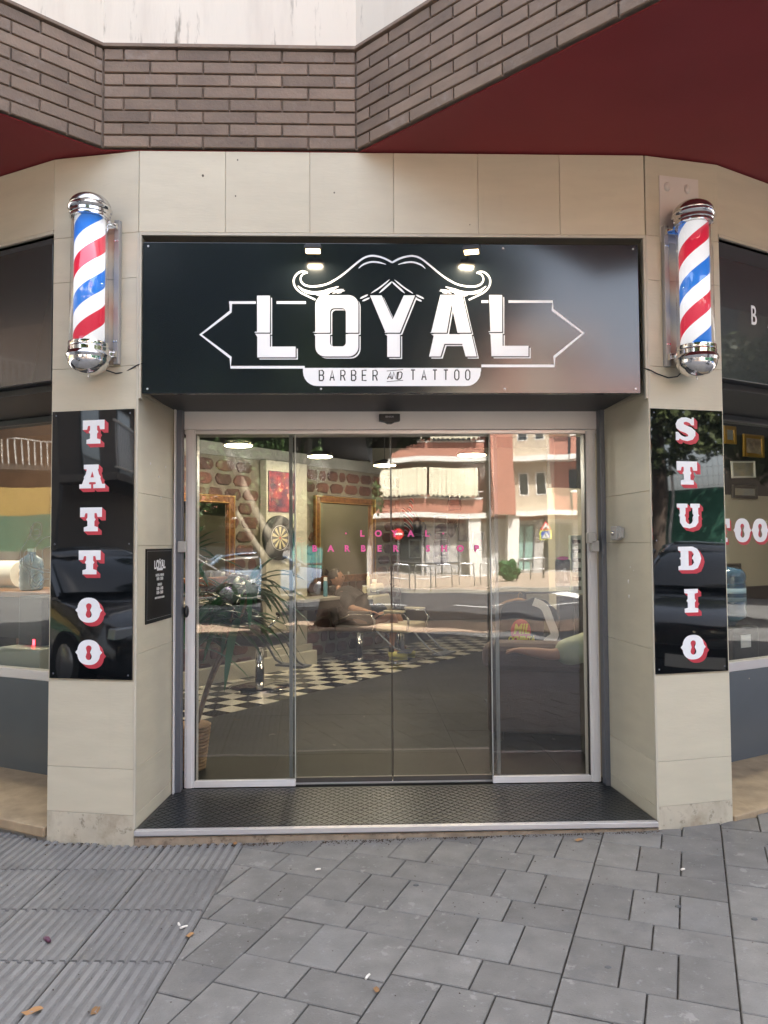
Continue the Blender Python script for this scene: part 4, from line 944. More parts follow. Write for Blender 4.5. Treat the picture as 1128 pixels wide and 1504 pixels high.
pier0, pier1 = onw(382, 800).x, onw(442, 800).x
z = FZ+.05; row = 0
while z < 2.36:
    hgt = .155
    x = -2.65+rr.uniform(-.1, .1)
    while x < 2.1:
        w = rr.choice([.13, .21, .24, .27, .27])
        a, b = x, min(x+w, 2.12)
        if b-a > .06 and not (a < pier1+.02 and b > pier0-.02) and not (.78 < a and b < 1.85 and 1.12 < z < 1.95): stone(a, b, z, z+hgt-.026); nb += 1
        x += w+.024
    z += hgt; row += 1
mb = MB(WA.M); mb.box(pier0, pier1, -.10, .0, FZ, 2.42); rm(mb, 'cream_pier', m_cream, bevel=.004)
mb = MB(WA.M); mb.box(pier0-.05, pier1+.03, -.16, -.101, FZ, .27); mb.box(pier0-1.6, pier1+.02, -.24, -.161, FZ, .20); rm(mb, 'pier_plinth', m_cream, bevel=.006)
# far wall and others
YB = 8.6
mb = MB(); mb.box(.2, 5.2, YB, YB+.1, FZ, 3.02); rm(mb, 'back_wall', m_cream)
mb = MB(); mb.box(-7, .2, 10.5, 10.6, FZ, 3.02); rm(mb, 'left_back_wall', m_cream)
FIR = Frame((1.93, .09, 0), 28)
mb = MB(FWR.M); mb.box(1.45, 4.8, 2.9, 3.0, FZ, 1.98); rm(mb, 'right_partition', m_cream)
mb = MB(FWR.M); mb.box(1.45, 4.8, 2.9, 3.0, 1.981, 3.02); mb.box(4.8, 4.9, .7, 3, FZ, 3.02); rm(mb, 'right_partition_upper', mat('black_wall', (.012, .014, .018), .7))
mb = MB(FWR.M); mb.box(1.45, 4.8, 2.86, 2.899, FZ, .95); rm(mb, 'right_dado', mat('dark_dado', (.028, .026, .03), .6))
mb = MB(); mb.box(5.2, 5.3, 3, YB, FZ, 3.02); rm(mb, 'far_right_wall', m_cream)
# chequered floor, tiles aligned with the brick wall
m_tw = mat('white_floor_tile', (.50, .47, .40), .22, objvar=.07); m_tb = mat('black_floor_tile', (.010, .010, .010), .15, objvar=.3)
pb = P(285, 1060, Z=FZ); pc = P(690, 960, Z=FZ)
ang = 90-38; FT = Frame((pb.x, pb.y, 0), math.degrees(atan2(pc.y-pb.y, pc.x-pb.x)))   # x along border, y away
TS = .20
tw = MB(); tw.box(.0008, TS-.0008, .0008, TS-.0008, FZ-.004, FZ+.0012); tme = {}
for nm, m in (('w', m_tw), ('b', m_tb)):
    me = bpy.data.meshes.new('checker_tile'); me.from_pydata(tw.v, [], tw.f); me.materials.append(m); me.update(); tme[nm] = me
cand = []; rest = {'w': MB(), 'b': MB()}
for i in range(-6, 36):
    for j in range(0, 22):
        c = FT.M @ Vector(((i+.5)*TS, (j+.5)*TS, 0)); lw = WA.I @ c
        if lw.y > -.02 or c.y > YB-.05 or c.y < DY+.3 or c.x > 4.5: continue
        vis = abs(c.x-.2) < 1.3+(c.y)*.26; cand.append((not vis, (c-CAMP).length, i, j))
cand.sort()
for k, (nv, d, i, j) in enumerate(cand):
    nm = 'w' if (i+j) % 2 == 0 else 'b'; M = FT.M @ Matrix.Translation((i*TS, j*TS, 0))
    if k < 290 and not nv:
        o = bpy.data.objects.new('checker_tile', tme[nm]); COL.objects.link(o); o.parent = room; WM[o.name] = WM[room.name]; o.matrix_local = WM[room.name].inverted() @ M
    else: rest[nm].box(.0008, TS-.0008, .0008, TS-.0008, FZ-.004, FZ+.0012, M)
rm(rest['w'], 'white_tiles', m_tw, kind='stuff'); rm(rest['b'], 'black_tiles', m_tb, kind='stuff')

# ---- pendant lamps (lit)
m_lamp = mat('lit_lamp_disc', (1, .85, .6), .5, emit=(1, .78, .45), es=14)
lamp_pts = []
def lamp(p, lab):
    t = thing('ceiling_lamp', lab, 'ceiling lamp', p, 'round lit ceiling lamps in the shop')
    mb = MB(); mb.lathe([(0, -.001), (.13, -.001), (.135, .004)][::1], 24); mb.build('diffuser', m_lamp, t)
    mb = MB(); mb.lathe([(.14, .005), (.15, .01), (.12, .05), (.02, .08), (0, .08)], 24); mb.build('shade', m_blackm, t, smooth=True)
    mb = MB(); mb.tube([(0, 0, .08), (0, 0, 3.02-p.z)], .004, 6); mb.build('cord', m_black, t)
    l = bpy.data.lights.new('lamp_light', 'POINT'); l.energy = LAMPW; l.color = (1, .92, .80); l.shadow_soft_size = .13
    o = bpy.data.objects.new('lamp_light', l); COL.objects.link(o); o.parent = t; o.location = (0, 0, -.15)
LAMPW = 3.2
for px, py, off, lab in ((350, 655, -.75, 'leftmost lit ceiling lamp seen through the left door pane'), (470, 671, -.75, 'second lit ceiling lamp from the left, above the framed mirror'), (565, 684, -.75, 'lit ceiling lamp right of the framed mirror, near the brick wall end'), (693, 669, -2.6, 'lit ceiling lamp high in front of the beige back wall')):
    lamp(WA.M @ WA.at(px, py, off), lab)
LAMPW = 3
for q_, l_ in ((Vector((1.2, 2.5, 2.86)), 'added hidden fill lamp above the hanging T-shirt'), (Vector((4.3, 6.9, 2.75)), 'added hidden fill lamp in the far right corner of the shop')): lamp(q_, l_)  # both added out of view, to brighten the sofa area and the far wall
LAMPW = 12
lamp(Vector((3.0, 2.3, 2.8)), 'added unseen fill lamp behind the right shop window'); lamp(Vector((-2.7, 2.1, 2.8)), 'added unseen fill lamp behind the left shop window')  # unseen lamps added to brighten the rooms behind the side windows

# ---- framed mirrors
m_gold = mat('antique_gilt', (.16, .065, .022), .35, .55, var=.4, vs=30); m_gold2 = mat('pale_gilt', (.38, .22, .08), .35, .7)
m_mir = mat('mirror_silver', (.62, .60, .52), .03, 1.0)
def mirror(x0, x1, z0, z1, lab, cat='mirror'):
    t = thing('wall_mirror', lab, cat, WA.M @ Matrix.Translation(((x0+x1)/2, -.02, z0)))
    f = .095
    mb = MB(WA.M); mb.box(x0+f*.8, x1-f*.8, -.035, -.025, z0+f*.8, z1-f*.8); mb.build('mirror_glass', m_mir, t, world=True)
    for (a, b, c, d) in ((x0, x0+f, z0, z1), (x1-f, x1, z0, z1), (x0+f, x1-f, z1-f, z1), (x0+f, x1-f, z0, z0+f)):
        mb = MB(WA.M); mb.box(a, b, -.065, -.02, c, d); fr_ = mb.build('frame', m_gold, t, world=True, bevel=.012)
    mb = MB(WA.M)
    for (a, b, c, d) in ((x0+.006, x0+.016, z0, z1), (x1-.016, x1-.006, z0, z1), (x0, x1, z1-.016, z1-.006), (x0+f-.018, x0+f-.008, z0+f, z1-f), (x1-f+.008, x1-f+.018, z0+f, z1-f), (x0+f, x1-f, z1-f+.008, z1-f+.018)): mb.box(a, b, -.072, -.06, c, d)
    mb.build('gilt_beading', m_gold2, t, world=True, bevel=.003)
a = onw(463, 727, -.06); b = onw(552, 850, -.06)
mirror(a.x, b.x, onw(508, 855, -.06).z, a.z, 'large mirror in a carved gilt frame on the brick wall behind the middle doors')
a = onw(270, 722, -.06); b = onw(345, 850, -.06)
mirror(a.x-.5, b.x, 1.02, onw(300, 725, -.06).z, 'mirror in a dark gilt frame on the brick wall behind the left door pane')

# ---- counters with bottles
m_ctop = mat('counter_top', (.30, .28, .25), .4); m_cbody = mat('dark_counter', (.03, .025, .022), .6)
def counter(x0, x1, z, lab):
    t = thing('wall_counter', lab, 'counter', WA.M @ Matrix.Translation(((x0+x1)/2, -.2, z)))
    mb = MB(WA.M); mb.box(x0, x1, -.36, -.03, z-.035, z); mb.build('counter_top', m_ctop, t, world=True, bevel=.004)
    mb = MB(WA.M); mb.box(x0+.02, x1-.02, -.33, -.04, z-.13, z-.036); mb.build('drawer_front', m_cbody, t, world=True, bevel=.004)
zc = onw(500, 876, -.36).z
counter(onw(446, 876, -.36).x, onw(556, 876, -.36).x, zc, 'narrow wall counter with bottles below the large framed mirror')
counter(onw(255, 880, -.36).x, onw(372, 880, -.36).x, onw(330, 882, -.36).z, 'narrow wall counter below the left mirror behind the left door pane')
def bottle(px, py, h, r, col, lab, off=-.2, cap=(.8, .8, .78), z=None, neck=.45):
    p = WA.M @ WA.at(px, py, off); z = z if z is not None else p.z
    t = thing('bottle', lab, 'bottle', (p.x, p.y, z))
    mb = MB(); mb.lathe([(r*.9, 0), (r, .004), (r, h*.70), (r*.85, h*.76), (r*neck, h*.80)], 14); mb.build('body', mat('bottle_%d' % int(col[0]*1000+col[2]*100), col, .35), t, autosm=40)
    mb = MB(); mb.lathe([(r*neck, h*.80), (r*neck*1.05, h*.99), (r*.2, h)], 12); mb.build('cap', mat('cap_%d' % int(cap[0]*1000), cap, .4), t, autosm=40)
bottle(478, 875, .235, .027, (.10, .25, .32), 'tall pale blue spray bottle with white cap on the counter left of centre', z=zc, neck=.8)
bottle(541, 873, .27, .026, (.52, .50, .34), 'tall cream bottle at the right end of the wall counter', z=zc)
bottle(550, 873, .17, .036, (.55, .53, .40), 'wide cream tub at the right end of the wall counter', z=zc, neck=.9)
bottle(536, 874, .10, .034, (.50, .47, .33), 'short cream jar in front of the tall cream bottle', z=zc, neck=.95)
zc2 = onw(330, 882, -.36).z
bottle(342, 878, .27, .04, (.02, .02, .05), 'dark blue bottle on the left wall counter', z=zc2)
bottle(335, 878, .16, .035, (.06, .02, .16), 'purple tub on the left wall counter', z=zc2, neck=.9)
bottle(352, 878, .20, .03, (.01, .01, .012), 'black bottle on the left wall counter', z=zc2, cap=(.02, .02, .02))
# hair dryer
p = WA.M @ WA.at(360, 858, -.2); t = thing('hair_dryer', 'black and white hair dryer standing in its holder on the left wall counter', 'hair dryer', (p.x, p.y, zc2))
mb = MB(); mb.tube([(0, 0, 0), (.01, 0, .10), (.0, 0, .16)], [.022, .02, .026], 10); mb.build('grip', m_black, t, smooth=True)
mb = MB(); mb.tube([(-.09, 0, .24), (-.02, 0, .19), (.05, 0, .16), (.11, 0, .15)], [.045, .04, .032, .022], 12); mb.build('barrel', mat('dryer_white', (.45, .47, .5), .4), t, smooth=True)

# ---- poster and dartboard on the pier
po = thing('wall_poster', 'red and blue abstract poster above the dartboard on the cream pier', 'poster', WA.M @ Matrix.Translation(((pier0+pier1)/2, -.10, 1.8)))
a = onw(395, 692, -.105); b = onw(432, 752, -.105); m_post = mat('poster_print', (.015, .02, .05), .5, col2=(.28, .03, .04), vs=9, detail=3, spots=[(8, .6, (.5, .2, .12), .9, .03), (5, .64, (.25, .04, .16), .9, .03)])
mb = MB(WA.M); mb.box(a.x, b.x, -.108, -.1005, b.z, a.z); mb.build('sheet', m_post, po, world=True)
mb = MB(WA.M)
for (x0, x1, z0, z1) in ((a.x-.008, a.x, b.z, a.z), (b.x, b.x+.008, b.z, a.z), (a.x-.008, b.x+.008, b.z-.008, b.z), (a.x-.008, b.x+.008, a.z, a.z+.008)): mb.box(x0, x1, -.112, -.1005, z0, z1)
mb.build('thin_frame', mat('plum_frame', (.10, .03, .06), .5), po, world=True)
dc = onw(412, 790, -.14); R_ = (onw(412, 757, -.14).z-onw(412, 823, -.14).z)/2
db = thing('dartboard', 'round dartboard in a black surround hanging on the cream pier', 'dartboard', WA.M @ Matrix.Translation((dc.x, -.10, dc.z)))
D0 = UPR
mb = MB(D0); mb.lathe([(R_, 0.001), (R_, .03), (R_*.96, .038), (R_*.64, .038), (R_*.62, .03)][::1], 40); mb.build('surround', mat('black_rubber_ring', (.008, .008, .009), .6), db, autosm=40)
mb = MB(D0); mb.lathe([(R_*.62, .002), (R_*.62, .034), (0, .034)], 40); mb.build('board', m_blackm, db)
m_dcream = mat('dart_cream', (.42, .36, .20), .8); m_dred = mat('dart_red', (.35, .04, .03), .8)
for k in range(20):
    a0, a1 = 2*pi*(k-.5)/20, 2*pi*(k+.5)/20; r1 = R_*.50
    mb = MB(D0); mb.prism([(.07*R_*cos(a0), .07*R_*sin(a0)), (r1*cos(a0), r1*sin(a0)), (r1*cos((a0+a1)/2), r1*sin((a0+a1)/2)), (r1*cos(a1), r1*sin(a1)), (.07*R_*cos(a1), .07*R_*sin(a1))], .0345, .0355); mb.build('segment', m_dcream if k % 2 else m_blackm, db)
mb = MB(D0); mb.tube([(R_*.55*cos(t), R_*.55*sin(t), .036) for t in [2*pi*k/40 for k in range(41)]], .003, 5); mb.build('wire_ring', m_alu, db); mb = MB(D0); mb.lathe([(.06*R_, .0345), (.05*R_, .037), (0, .037)], 12); mb.build('bull', m_dred, db)

# ---- barber chairs
m_leath = mat('black_leather', (.012, .012, .013), .35, bump=.1, bs=20); m_crl = mat('cream_leather', (.40, .36, .26), .4)
def barber_chair(M, lab, group='barber chairs in the shop'):
    t = thing('barber_chair', lab, 'barber chair', M, group)
    mb = MB(); mb.lathe([(.31, 0), (.31, .012), (.28, .03), (.12, .05), (.05, .055)], 36); mb.build('base_disc', m_chrome, t, autosm=40)
    mb = MB(); mb.lathe([(.045, .055), (.045, .38), (.07, .42)], 20); mb.build('column', m_chrome, t, smooth=True)
    mb = MB(); mb.box(-.25, .25, -.24, .26, .43, .56); mb.build('seat', m_leath, t, bevel=.04, bseg=3)
    Tb = Matrix.Translation((0, .24, .55)) @ Matrix.Rotation(radians(-10), 4, 'X')
    mb = MB(Tb); mb.box(-.235, .235, -.05, .05, 0, .42); mb.build('backrest', m_leath, t, bevel=.04, bseg=3)
    mb = MB(Tb); mb.box(-.12, .12, -.055, .045, .47, .59); mb.build('headrest', m_leath, t, bevel=.035, bseg=3)
    mb = MB(Tb); mb.tube([(0, 0, .41), (0, 0, .49)], .015, 8); mb.build('headrest_post', m_chrome, t)
    for s in (-1, 1):
        mb = MB(); mb.tube([(s*.27, .25, .60), (s*.28, .05, .72), (s*.28, -.2, .72), (s*.28, -.25, .62), (s*.26, -.22, .47)], .014, 8); mb.build('armrest_frame', m_chrome, t, smooth=True)
        mb = MB(); mb.box(s*.28-.03, s*.28+.03, -.2, .08, .725, .76); mb.build('arm_pad', m_leath, t, bevel=.012)
    mb = MB(); mb.tube([(-.14, -.24, .45), (-.14, -.46, .20), (-.14, -.58, .14)], .012, 8); mb.tube([(.14, -.24, .45), (.14, -.46, .20), (.14, -.58, .14)], .012, 8); mb.box(-.18, .18, -.66, -.50, .125, .145); mb.build('footrest', m_alud, t, autosm=40)
    return t
q = P(372, 1012, Z=FZ); ch1 = barber_chair(Matrix.Translation((q.x+.05, q.y+.1, FZ)) @ Matrix.Rotation(radians(150), 4, 'Z'), 'black leather barber chair with chrome disc base, standing in front of the dartboard')
q = P(590, 972, Z=FZ); ch2 = dup(ch1, Matrix.Translation((q.x, q.y+.2, FZ)) @ Matrix.Rotation(radians(60), 4, 'Z') @ Matrix.Diagonal((1, 1, .82, 1)), 'barber chair with cream seat and slim chrome column right of the seated man', mats={'black_leather': m_crl})
# ---- plant in wicker pot
pp = P(288, 1136, Z=FZ); pp = Vector((pp.x-.04, pp.y+.10, FZ)); pl = thing('potted_plant', 'tall dracaena with drooping green leaves in a woven pot inside the left door pane', 'plant', pp)
m_wick = mat('wicker', (.36, .22, .11), .8, var=.25, vs=40, bump=.6, bs=50)
mb = MB()
for k in range(13): z = k*.022; r = .075+.032*(k/12); mb.lathe([(r-.006, z), (r+.004, z+.006), (r+.004, z+.016), (r-.006, z+.022)], 26)
mb.build('woven_pot', m_wick, pl, smooth=True)
mb = MB(); mb.lathe([(.10, .27), (0, .272)], 20); mb.build('soil', m_sand, pl)
m_stem = mat('dracaena_stem', (.22, .15, .10), .8, var=.3, vs=30); m_dr = mat('dracaena_leaf', (.035, .15, .05), .38, objvar=.3, var=.25, vs=8)
tops = []
for (dx, dy, h, bx) in ((.30, .25, .85, .02), (.02, .12, .62, -.02), (-.12, .3, 1.05, .0), (.16, .45, .72, .02)):
    pts = smooth_line([(bx, 0, .27), (bx+dx*.3, dy*.3, .27+h*.35), (bx+dx*.75, dy*.8, .27+h*.7), (bx+dx, dy, .27+h)], 5)
    mb = MB(); mb.tube(pts, [.013-.005*i/len(pts) for i in range(len(pts))], 8); mb.build('stem', m_stem, pl, smooth=True); tops.append(Vector(pts[-1])); tops.append(Vector(pts[-5]))
lr = random.Random(11)
for ti, tp in enumerate(tops):
    for k in range(24 if ti % 2 == 0 else 12):
        az = lr.uniform(0, 2*pi); L = lr.uniform(.28, .46); el = lr.uniform(-.1, 1.2); w = lr.uniform(.018, .028); d = Vector((cos(az), sin(az), 0)); sd_ = Vector((-sin(az), cos(az), 0)); vs = []; fs = []
        n = 7
        for i in range(n+1):
            s = i/n; c = tp + d*(L*s*cos(el*(1-s*.3))) + Vector((0, 0, L*(sin(el)*s - 1.25*s*s*(.55+.3*sin(az*3))))); ww = w*(sin(pi*min(1, s*.92+.08)))**.6
            vs += [c-sd_*ww+Vector((0, 0, ww*.35)), c, c+sd_*ww+Vector((0, 0, ww*.35))]
            if i: b = (i-1)*3; fs += [(b, b+1, b+4, b+3), (b+1, b+2, b+5, b+4)]
        if min((pl.matrix_world @ v).y for v in vs) < DY+.03: continue
        MB().add(vs, fs).build('leaf', m_dr, pl, smooth=True)
# ---- sofa
m_sofa = mat('taupe_sofa_fabric', (.105, .072, .060), .85, var=.12, vs=6, bump=.25, bs=90)
sq = P(716, 1088, Z=FZ); SO = Matrix.Translation((sq.x, sq.y, FZ)) @ Matrix.Rotation(radians(-14), 4, 'Z')
sofa = thing('sofa', 'taupe fabric sofa with its rounded back towards the right door pane', 'sofa', SO)
mb = MB(); mb.box(.0, 1.42, .0, .20, .06, .60); mb.build('back_panel', m_sofa, sofa, bevel=.03, bseg=3)
mb = MB(); mb.box(-.035, 1.45, -.05, .26, .49, .705); mb.build('back_cushion_roll', m_sofa, sofa, bevel=.09, bseg=4)
mb = MB(); mb.box(.0, .22, .20, .95, .06, .60); mb.build('arm', m_sofa, sofa, bevel=.05, bseg=3); mb = MB(); mb.box(1.20, 1.42, .20, .95, .06, .60); mb.build('arm', m_sofa, sofa, bevel=.05, bseg=3)
mb = MB(); mb.box(.22, 1.20, .20, .92, .10, .30); mb.build('seat_base', m_sofa, sofa, bevel=.02); mb = MB(); mb.box(.23, .705, .21, .95, .30, .45); mb.build('seat_cushion', m_sofa, sofa, bevel=.04, bseg=3); mb = MB(); mb.box(.715, 1.19, .21, .95, .30, .45); mb.build('seat_cushion', m_sofa, sofa, bevel=.04, bseg=3)
for x, y in ((.08, .06), (1.34, .06), (.08, .88), (1.34, .88)): mb = MB(); mb.box(x-.03, x+.03, y-.03, y+.03, 0, .06); mb.build('foot', m_cbody, sofa)
# ---- people
m_skin = mat('skin', (.36, .19, .12), .5, var=.08, vs=8); m_skin2 = mat('tanned_skin', (.26, .13, .08), .5, var=.08, vs=8)
m_tee = mat('pale_green_tee', (.36, .39, .27), .85, var=.05, vs=12, bump=.5, bs=9); m_dark = mat('black_cloth', (.014, .014, .016), .8, bump=.4, bs=12)
m_hair = mat('dark_hair', (.02, .013, .009), .6, bump=.5, bs=90); m_shoe = mat('yellow_shoe', (.50, .46, .12), .5); m_jean = mat('grey_shorts', (.07, .075, .08), .85)
def skinned(name, joints, edges, m, parent, root=0, sub=2, label=None):
    me = bpy.data.meshes.new(name); me.from_pydata([j[0] for j in joints], edges, []); o = link(name, me, parent, label=label)
    sk_ = o.modifiers.new('skin', 'SKIN'); sk_.use_smooth_shade = True; sk_.branch_smoothing = .3
    for i, j in enumerate(joints):
        r = j[1] if isinstance(j[1], tuple) else (j[1], j[1]); me.skin_vertices[0].data[i].radius = r
    me.skin_vertices[0].data[root].use_root = True
    s = o.modifiers.new('s', 'SUBSURF'); s.levels = s.render_levels = sub; me.materials.append(m); return o
def chain(pts): return [(i, i+1) for i in range(len(pts)-1)]
def head(parent, c, rz, skin, s=1.0, tilt=0):
    T = Matrix.Translation(c) @ Matrix.Rotation(rz, 4, 'Z') @ Matrix.Rotation(tilt, 4, 'X')      # faces -y
    bm = bmesh.new(); bmesh.ops.create_icosphere(bm, subdivisions=4, radius=1)
    for v in bm.verts:
        x, y, z = v.co; f = max(0, -y); X, Y, Z = x*.075, y*.094, z*.115
        if z < 0: X *= 1+.28*z; Y = Y*(1+.10*z)-.010*(-z)
        nose = math.exp(-((x/.20)**2+((z+.12)/.24)**2))*(f > .6); Y -= .022*nose*(1 if z > -.3 else .6)
        for sx in (-1, 1): Y += .010*math.exp(-(((x-sx*.42)/.2)**2+((z-.06)/.14)**2))*(f > .3)
        Y -= .006*math.exp(-((x/.35)**2+((z+.50)/.12)**2))*(f > .3); Y -= .009*math.exp(-((x/.4)**2+((z+.85)/.2)**2))
        Y -= .005*math.exp(-((z-.22)/.12)**2)*(f > .5)
        v.co = (X*s, Y*s, Z*s)
    me = bpy.data.meshes.new('head'); bm.to_mesh(me); bm.free(); me.transform(WM[parent.name].inverted() @ T if False else T); me.polygons.foreach_set('use_smooth', [True]*len(me.polygons)); me.materials.append(skin)
    hd = link('head', me, parent)
    bm = bmesh.new(); bmesh.ops.create_icosphere(bm, subdivisions=4, radius=1)
    for v in bm.verts:
        x, y, z = v.co; k = 1.07; X, Y, Z = x*.075*k, y*.094*k+.008, z*.115*k+.004
        if z < -.1+.55*max(0, -y)+(.35 if y < -.35 else 0): X *= .8; Y = Y*.8+.01; Z = Z*.8+.01
        v.co = (X*s, Y*s, Z*s)
    me = bpy.data.meshes.new('hair'); bm.to_mesh(me); bm.free(); me.transform(T); me.polygons.foreach_set('use_smooth', [True]*len(me.polygons)); me.materials.append(m_hair); link('hair', me, hd)
    mb = MB(T)
    for sx in (-1, 1):
        e = MB(); mb.lathe([(0, -.011), (.008, -.008), (.011, 0), (.008, .008), (0, .011)], 10, M=Matrix.Translation((sx*.030*s, -.080*s, .008*s)))
    mb.build('eyes', m_shoe if False else mat('eye_dark', (.03, .02, .015), .2), hd, smooth=True)
    mb = MB(T)
    for sx in (-1, 1): mb.lathe([(0, -.03), (.012, -.02), (.016, 0), (.012, .022), (0, .03)], 10, M=Matrix.Translation((sx*.076*s, .008*s, -.005*s)) @ Matrix.Diagonal((.5, 1.1, 1, 1)))
    mb.build('ears', skin, hd, smooth=True)
    return hd
def hand(name, parent, w, d, up, skin, s=1.0, curl=.5):   # wrist, pointing direction, palm-back normal
    d = d.normalized(); up = (up-d*up.dot(d)).normalized(); sidev = d.cross(up); js = [(tuple(w), (.024*s, .018*s)), (tuple(w+d*.05*s), (.034*s, .016*s))]; ed_ = [(0, 1)]
    for i, (off, L) in enumerate(((-.030, .070), (-.010, .080), (.010, .076), (.029, .060))):
        b = w+d*.085*s+sidev*off*s; k = len(js); js.append((tuple(b), .0105*s)); ed_.append((1, k)); p = b; dd = d.copy()
        for f in range(3):
            dd = (dd-up*curl*.55).normalized(); p = p+dd*L*s*(.42, .33, .25)[f]; js.append((tuple(p), (.0095-.001*f)*s)); ed_.append((len(js)-2, len(js)-1))
    b = w+d*.03*s-sidev*.03*s; k = len(js); js.append((tuple(b), .012*s)); ed_.append((0, k)); p = b; dd = (d*.7-sidev*.7).normalized()
    for f in range(2): dd = (dd+d*.2-up*.2).normalized(); p = p+dd*.034*s; js.append((tuple(p), .0105*s)); ed_.append((len(js)-2, len(js)-1))
    return js, ed_
def merge(js, ed, j2, e2, at):                   # attach chain j2 (its vertex 0 replaced by joint 'at')
    k = len(js)-1; js = js+j2[1:]; mp_ = lambda i: at if i == 0 else i+k
    return js, ed+[(mp_(a), mp_(b)) for a, b in e2]
V = Vector
# man seated, reclining in front of the counter, facing right
mp = P(528, 952, Z=FZ); MP = Matrix.Translation((mp.x, WA.M.translation.y+.28, FZ)); 
hp = WA.M @ WA.at(530, 872, -.42); MP = Matrix.Translation((hp.x, hp.y, FZ)) @ Matrix.Rotation(radians(-12), 4, 'Z')
man = thing('person', 'man reclining in a black cape with yellow shoes below the large framed mirror', 'person', MP)
# local: x right (facing), z up
js = [((0, 0, .48), .12), ((-.10, 0, .62), .115), ((-.22, 0, .76), .12), ((-.29, 0, .86), (.055, .06)), ((-.31, 0, .91), (.05, .05))]
ed = [(0, 1), (1, 2), (2, 3), (3, 4)]
for s in (-1, 1):
    k = len(js); js += [((.06, s*.10, .47), .095), ((.27, s*.11, .52), .08), ((.42, s*.11, .55), .062), ((.46+.02*s, s*.12, .42), .056), ((.44+.03*s, s*.12, .22), .036), ((.44+.03*s, s*.12, .145), .034), ((.52+.03*s, s*.12, .115), .034)]
    ed += [(0, k)]+[(k+i, k+i+1) for i in range(6)]
    k = len(js); js += [((-.20, s*.20, .80), .06), ((-.06, s*.25, .64), .045), ((.12, s*.20, .60), .034)]; ed += [(2, k), (k, k+1), (k+1, k+2)]
    h2, e2 = hand('h', man, V((.12, s*.20, .60)), V((1, -s*.2, -.1)), V((0, 0, 1)), m_skin2); js, ed = merge(js, ed, h2, e2, k+2)
skinned('body', js, ed, m_skin2, man)
cj = [((.0, 0, .52), .20), ((-.10, 0, .65), .19), ((-.21, 0, .77), .18), ((-.275, 0, .865), .08), ((.18, 0, .54), .17), ((.36, 0, .55), .14), ((-.19, -.18, .79), .11), ((-.06, -.25, .65), .09), ((-.19, .18, .79), .11), ((-.06, .25, .65), .09)]
skinned('cape', cj, [(0, 1), (1, 2), (2, 3), (0, 4), (4, 5), (2, 6), (6, 7), (2, 8), (8, 9)], m_dark, man)
head(man, Vector((-.315, 0, .995)), radians(110), m_skin2, .98, radians(-8))
for s in (-1, 1):
    mb = MB(); mb.tube([(.40+.03*s, s*.12, .075), (.47+.03*s, s*.12, .085), (.56+.03*s, s*.12, .075), (.63+.03*s, s*.12, .06)], [.035, .045, .043, .025], 12); mb.build('shoe', m_shoe, man, smooth=True)
    mb = MB(); mb.tube([(.44+.03*s, s*.12, .11), (.44+.03*s, s*.12, .17)], [.042, .044], 12); mb.build('sock', m_dark, man, smooth=True)
ch3 = dup(ch1, Matrix.Translation((hp.x-.02, hp.y, FZ)) @ Matrix.Rotation(radians(78), 4, 'Z') @ Matrix.Diagonal((1, 1, .80, 1)), 'black barber chair under the man in the black cape')
# person on the sofa, arm along the back
sp = P(905, 985, Y=2.05); SP = Matrix.Translation((sp.x+.06, 1.62, FZ)); per = thing('person', 'person in a pale green T-shirt resting one arm on the taupe sofa', 'person', SP)
sh = P(872, 952, Y=1.45); el_ = P(812, 962, Y=1.45); I_ = SP.inverted(); wr_ = P(765, 955, Y=1.50); 
elb = I_ @ Vector((el_.x, 1.45, el_.z)); wri = I_ @ Vector((wr_.x, 1.50, wr_.z)); shl = I_ @ Vector((sh.x+.04, 1.50, sh.z+.01))
js = [((.12, .15, .52), (.17, .13)), ((.12, .12, .70), (.15, .11)), ((.12, .07, .90), (.19, .11)), ((.12, .06, 1.02), (.06, .06)), ((.12, .05, 1.10), (.052, .052)),
      (tuple(shl), .068), (tuple(shl.lerp(elb, .5)), .052), (tuple(elb), .043), (tuple(elb.lerp(wri, .5)), .039), (tuple(wri), .028)]
ed = [(0, 1), (1, 2), (2, 3), (3, 4), (2, 5), (5, 6), (6, 7), (7, 8), (8, 9)]
h2, e2 = hand('h', per, wri, V((-.6, .8, -.1)), V((0, 0, 1)), m_skin); js, ed = merge(js, ed, h2, e2, 9)
k = len(js); js += [((.30, .05, .86), .06), ((.36, .18, .68), .045), ((.30, .38, .62), .034)]; ed += [(2, k), (k, k+1), (k+1, k+2)]
h2, e2 = hand('h', per, V((.30, .38, .62)), V((-.2, 1, -.1)), V((0, 0, 1)), m_skin); js, ed = merge(js, ed, h2, e2, k+2)
for s in (-1, 1):
    k = len(js); js += [((.12+s*.10, .22, .53), .095), ((.12+s*.12, .50, .54), .075), ((.12+s*.13, .68, .52), .06), ((.12+s*.13, .70, .30), .05), ((.12+s*.13, .70, .10), .035), ((.12+s*.13, .82, .05), .035)]; ed += [(0, k)]+[(k+i, k+i+1) for i in range(5)]
skinned('body', js, ed, m_skin, per)
tj = [((.12, .15, .54), (.185, .145)), ((.12, .12, .72), (.165, .125)), ((.12, .07, .91), (.205, .125)), ((.12, .06, .98), (.10, .09)), (tuple(shl), .125), (tuple(shl.lerp(elb, .55)), .108), (tuple(shl.lerp(elb, .95)), .088), ((.31, .06, .86), .078), ((.34, .13, .74), .07)]
skinned('tshirt', tj, [(0, 1), (1, 2), (2, 3), (2, 4), (4, 5), (5, 6), (2, 7), (7, 8)], m_tee, per)
head(per, Vector((.12, .06, 1.20)), radians(160), m_skin, .98)
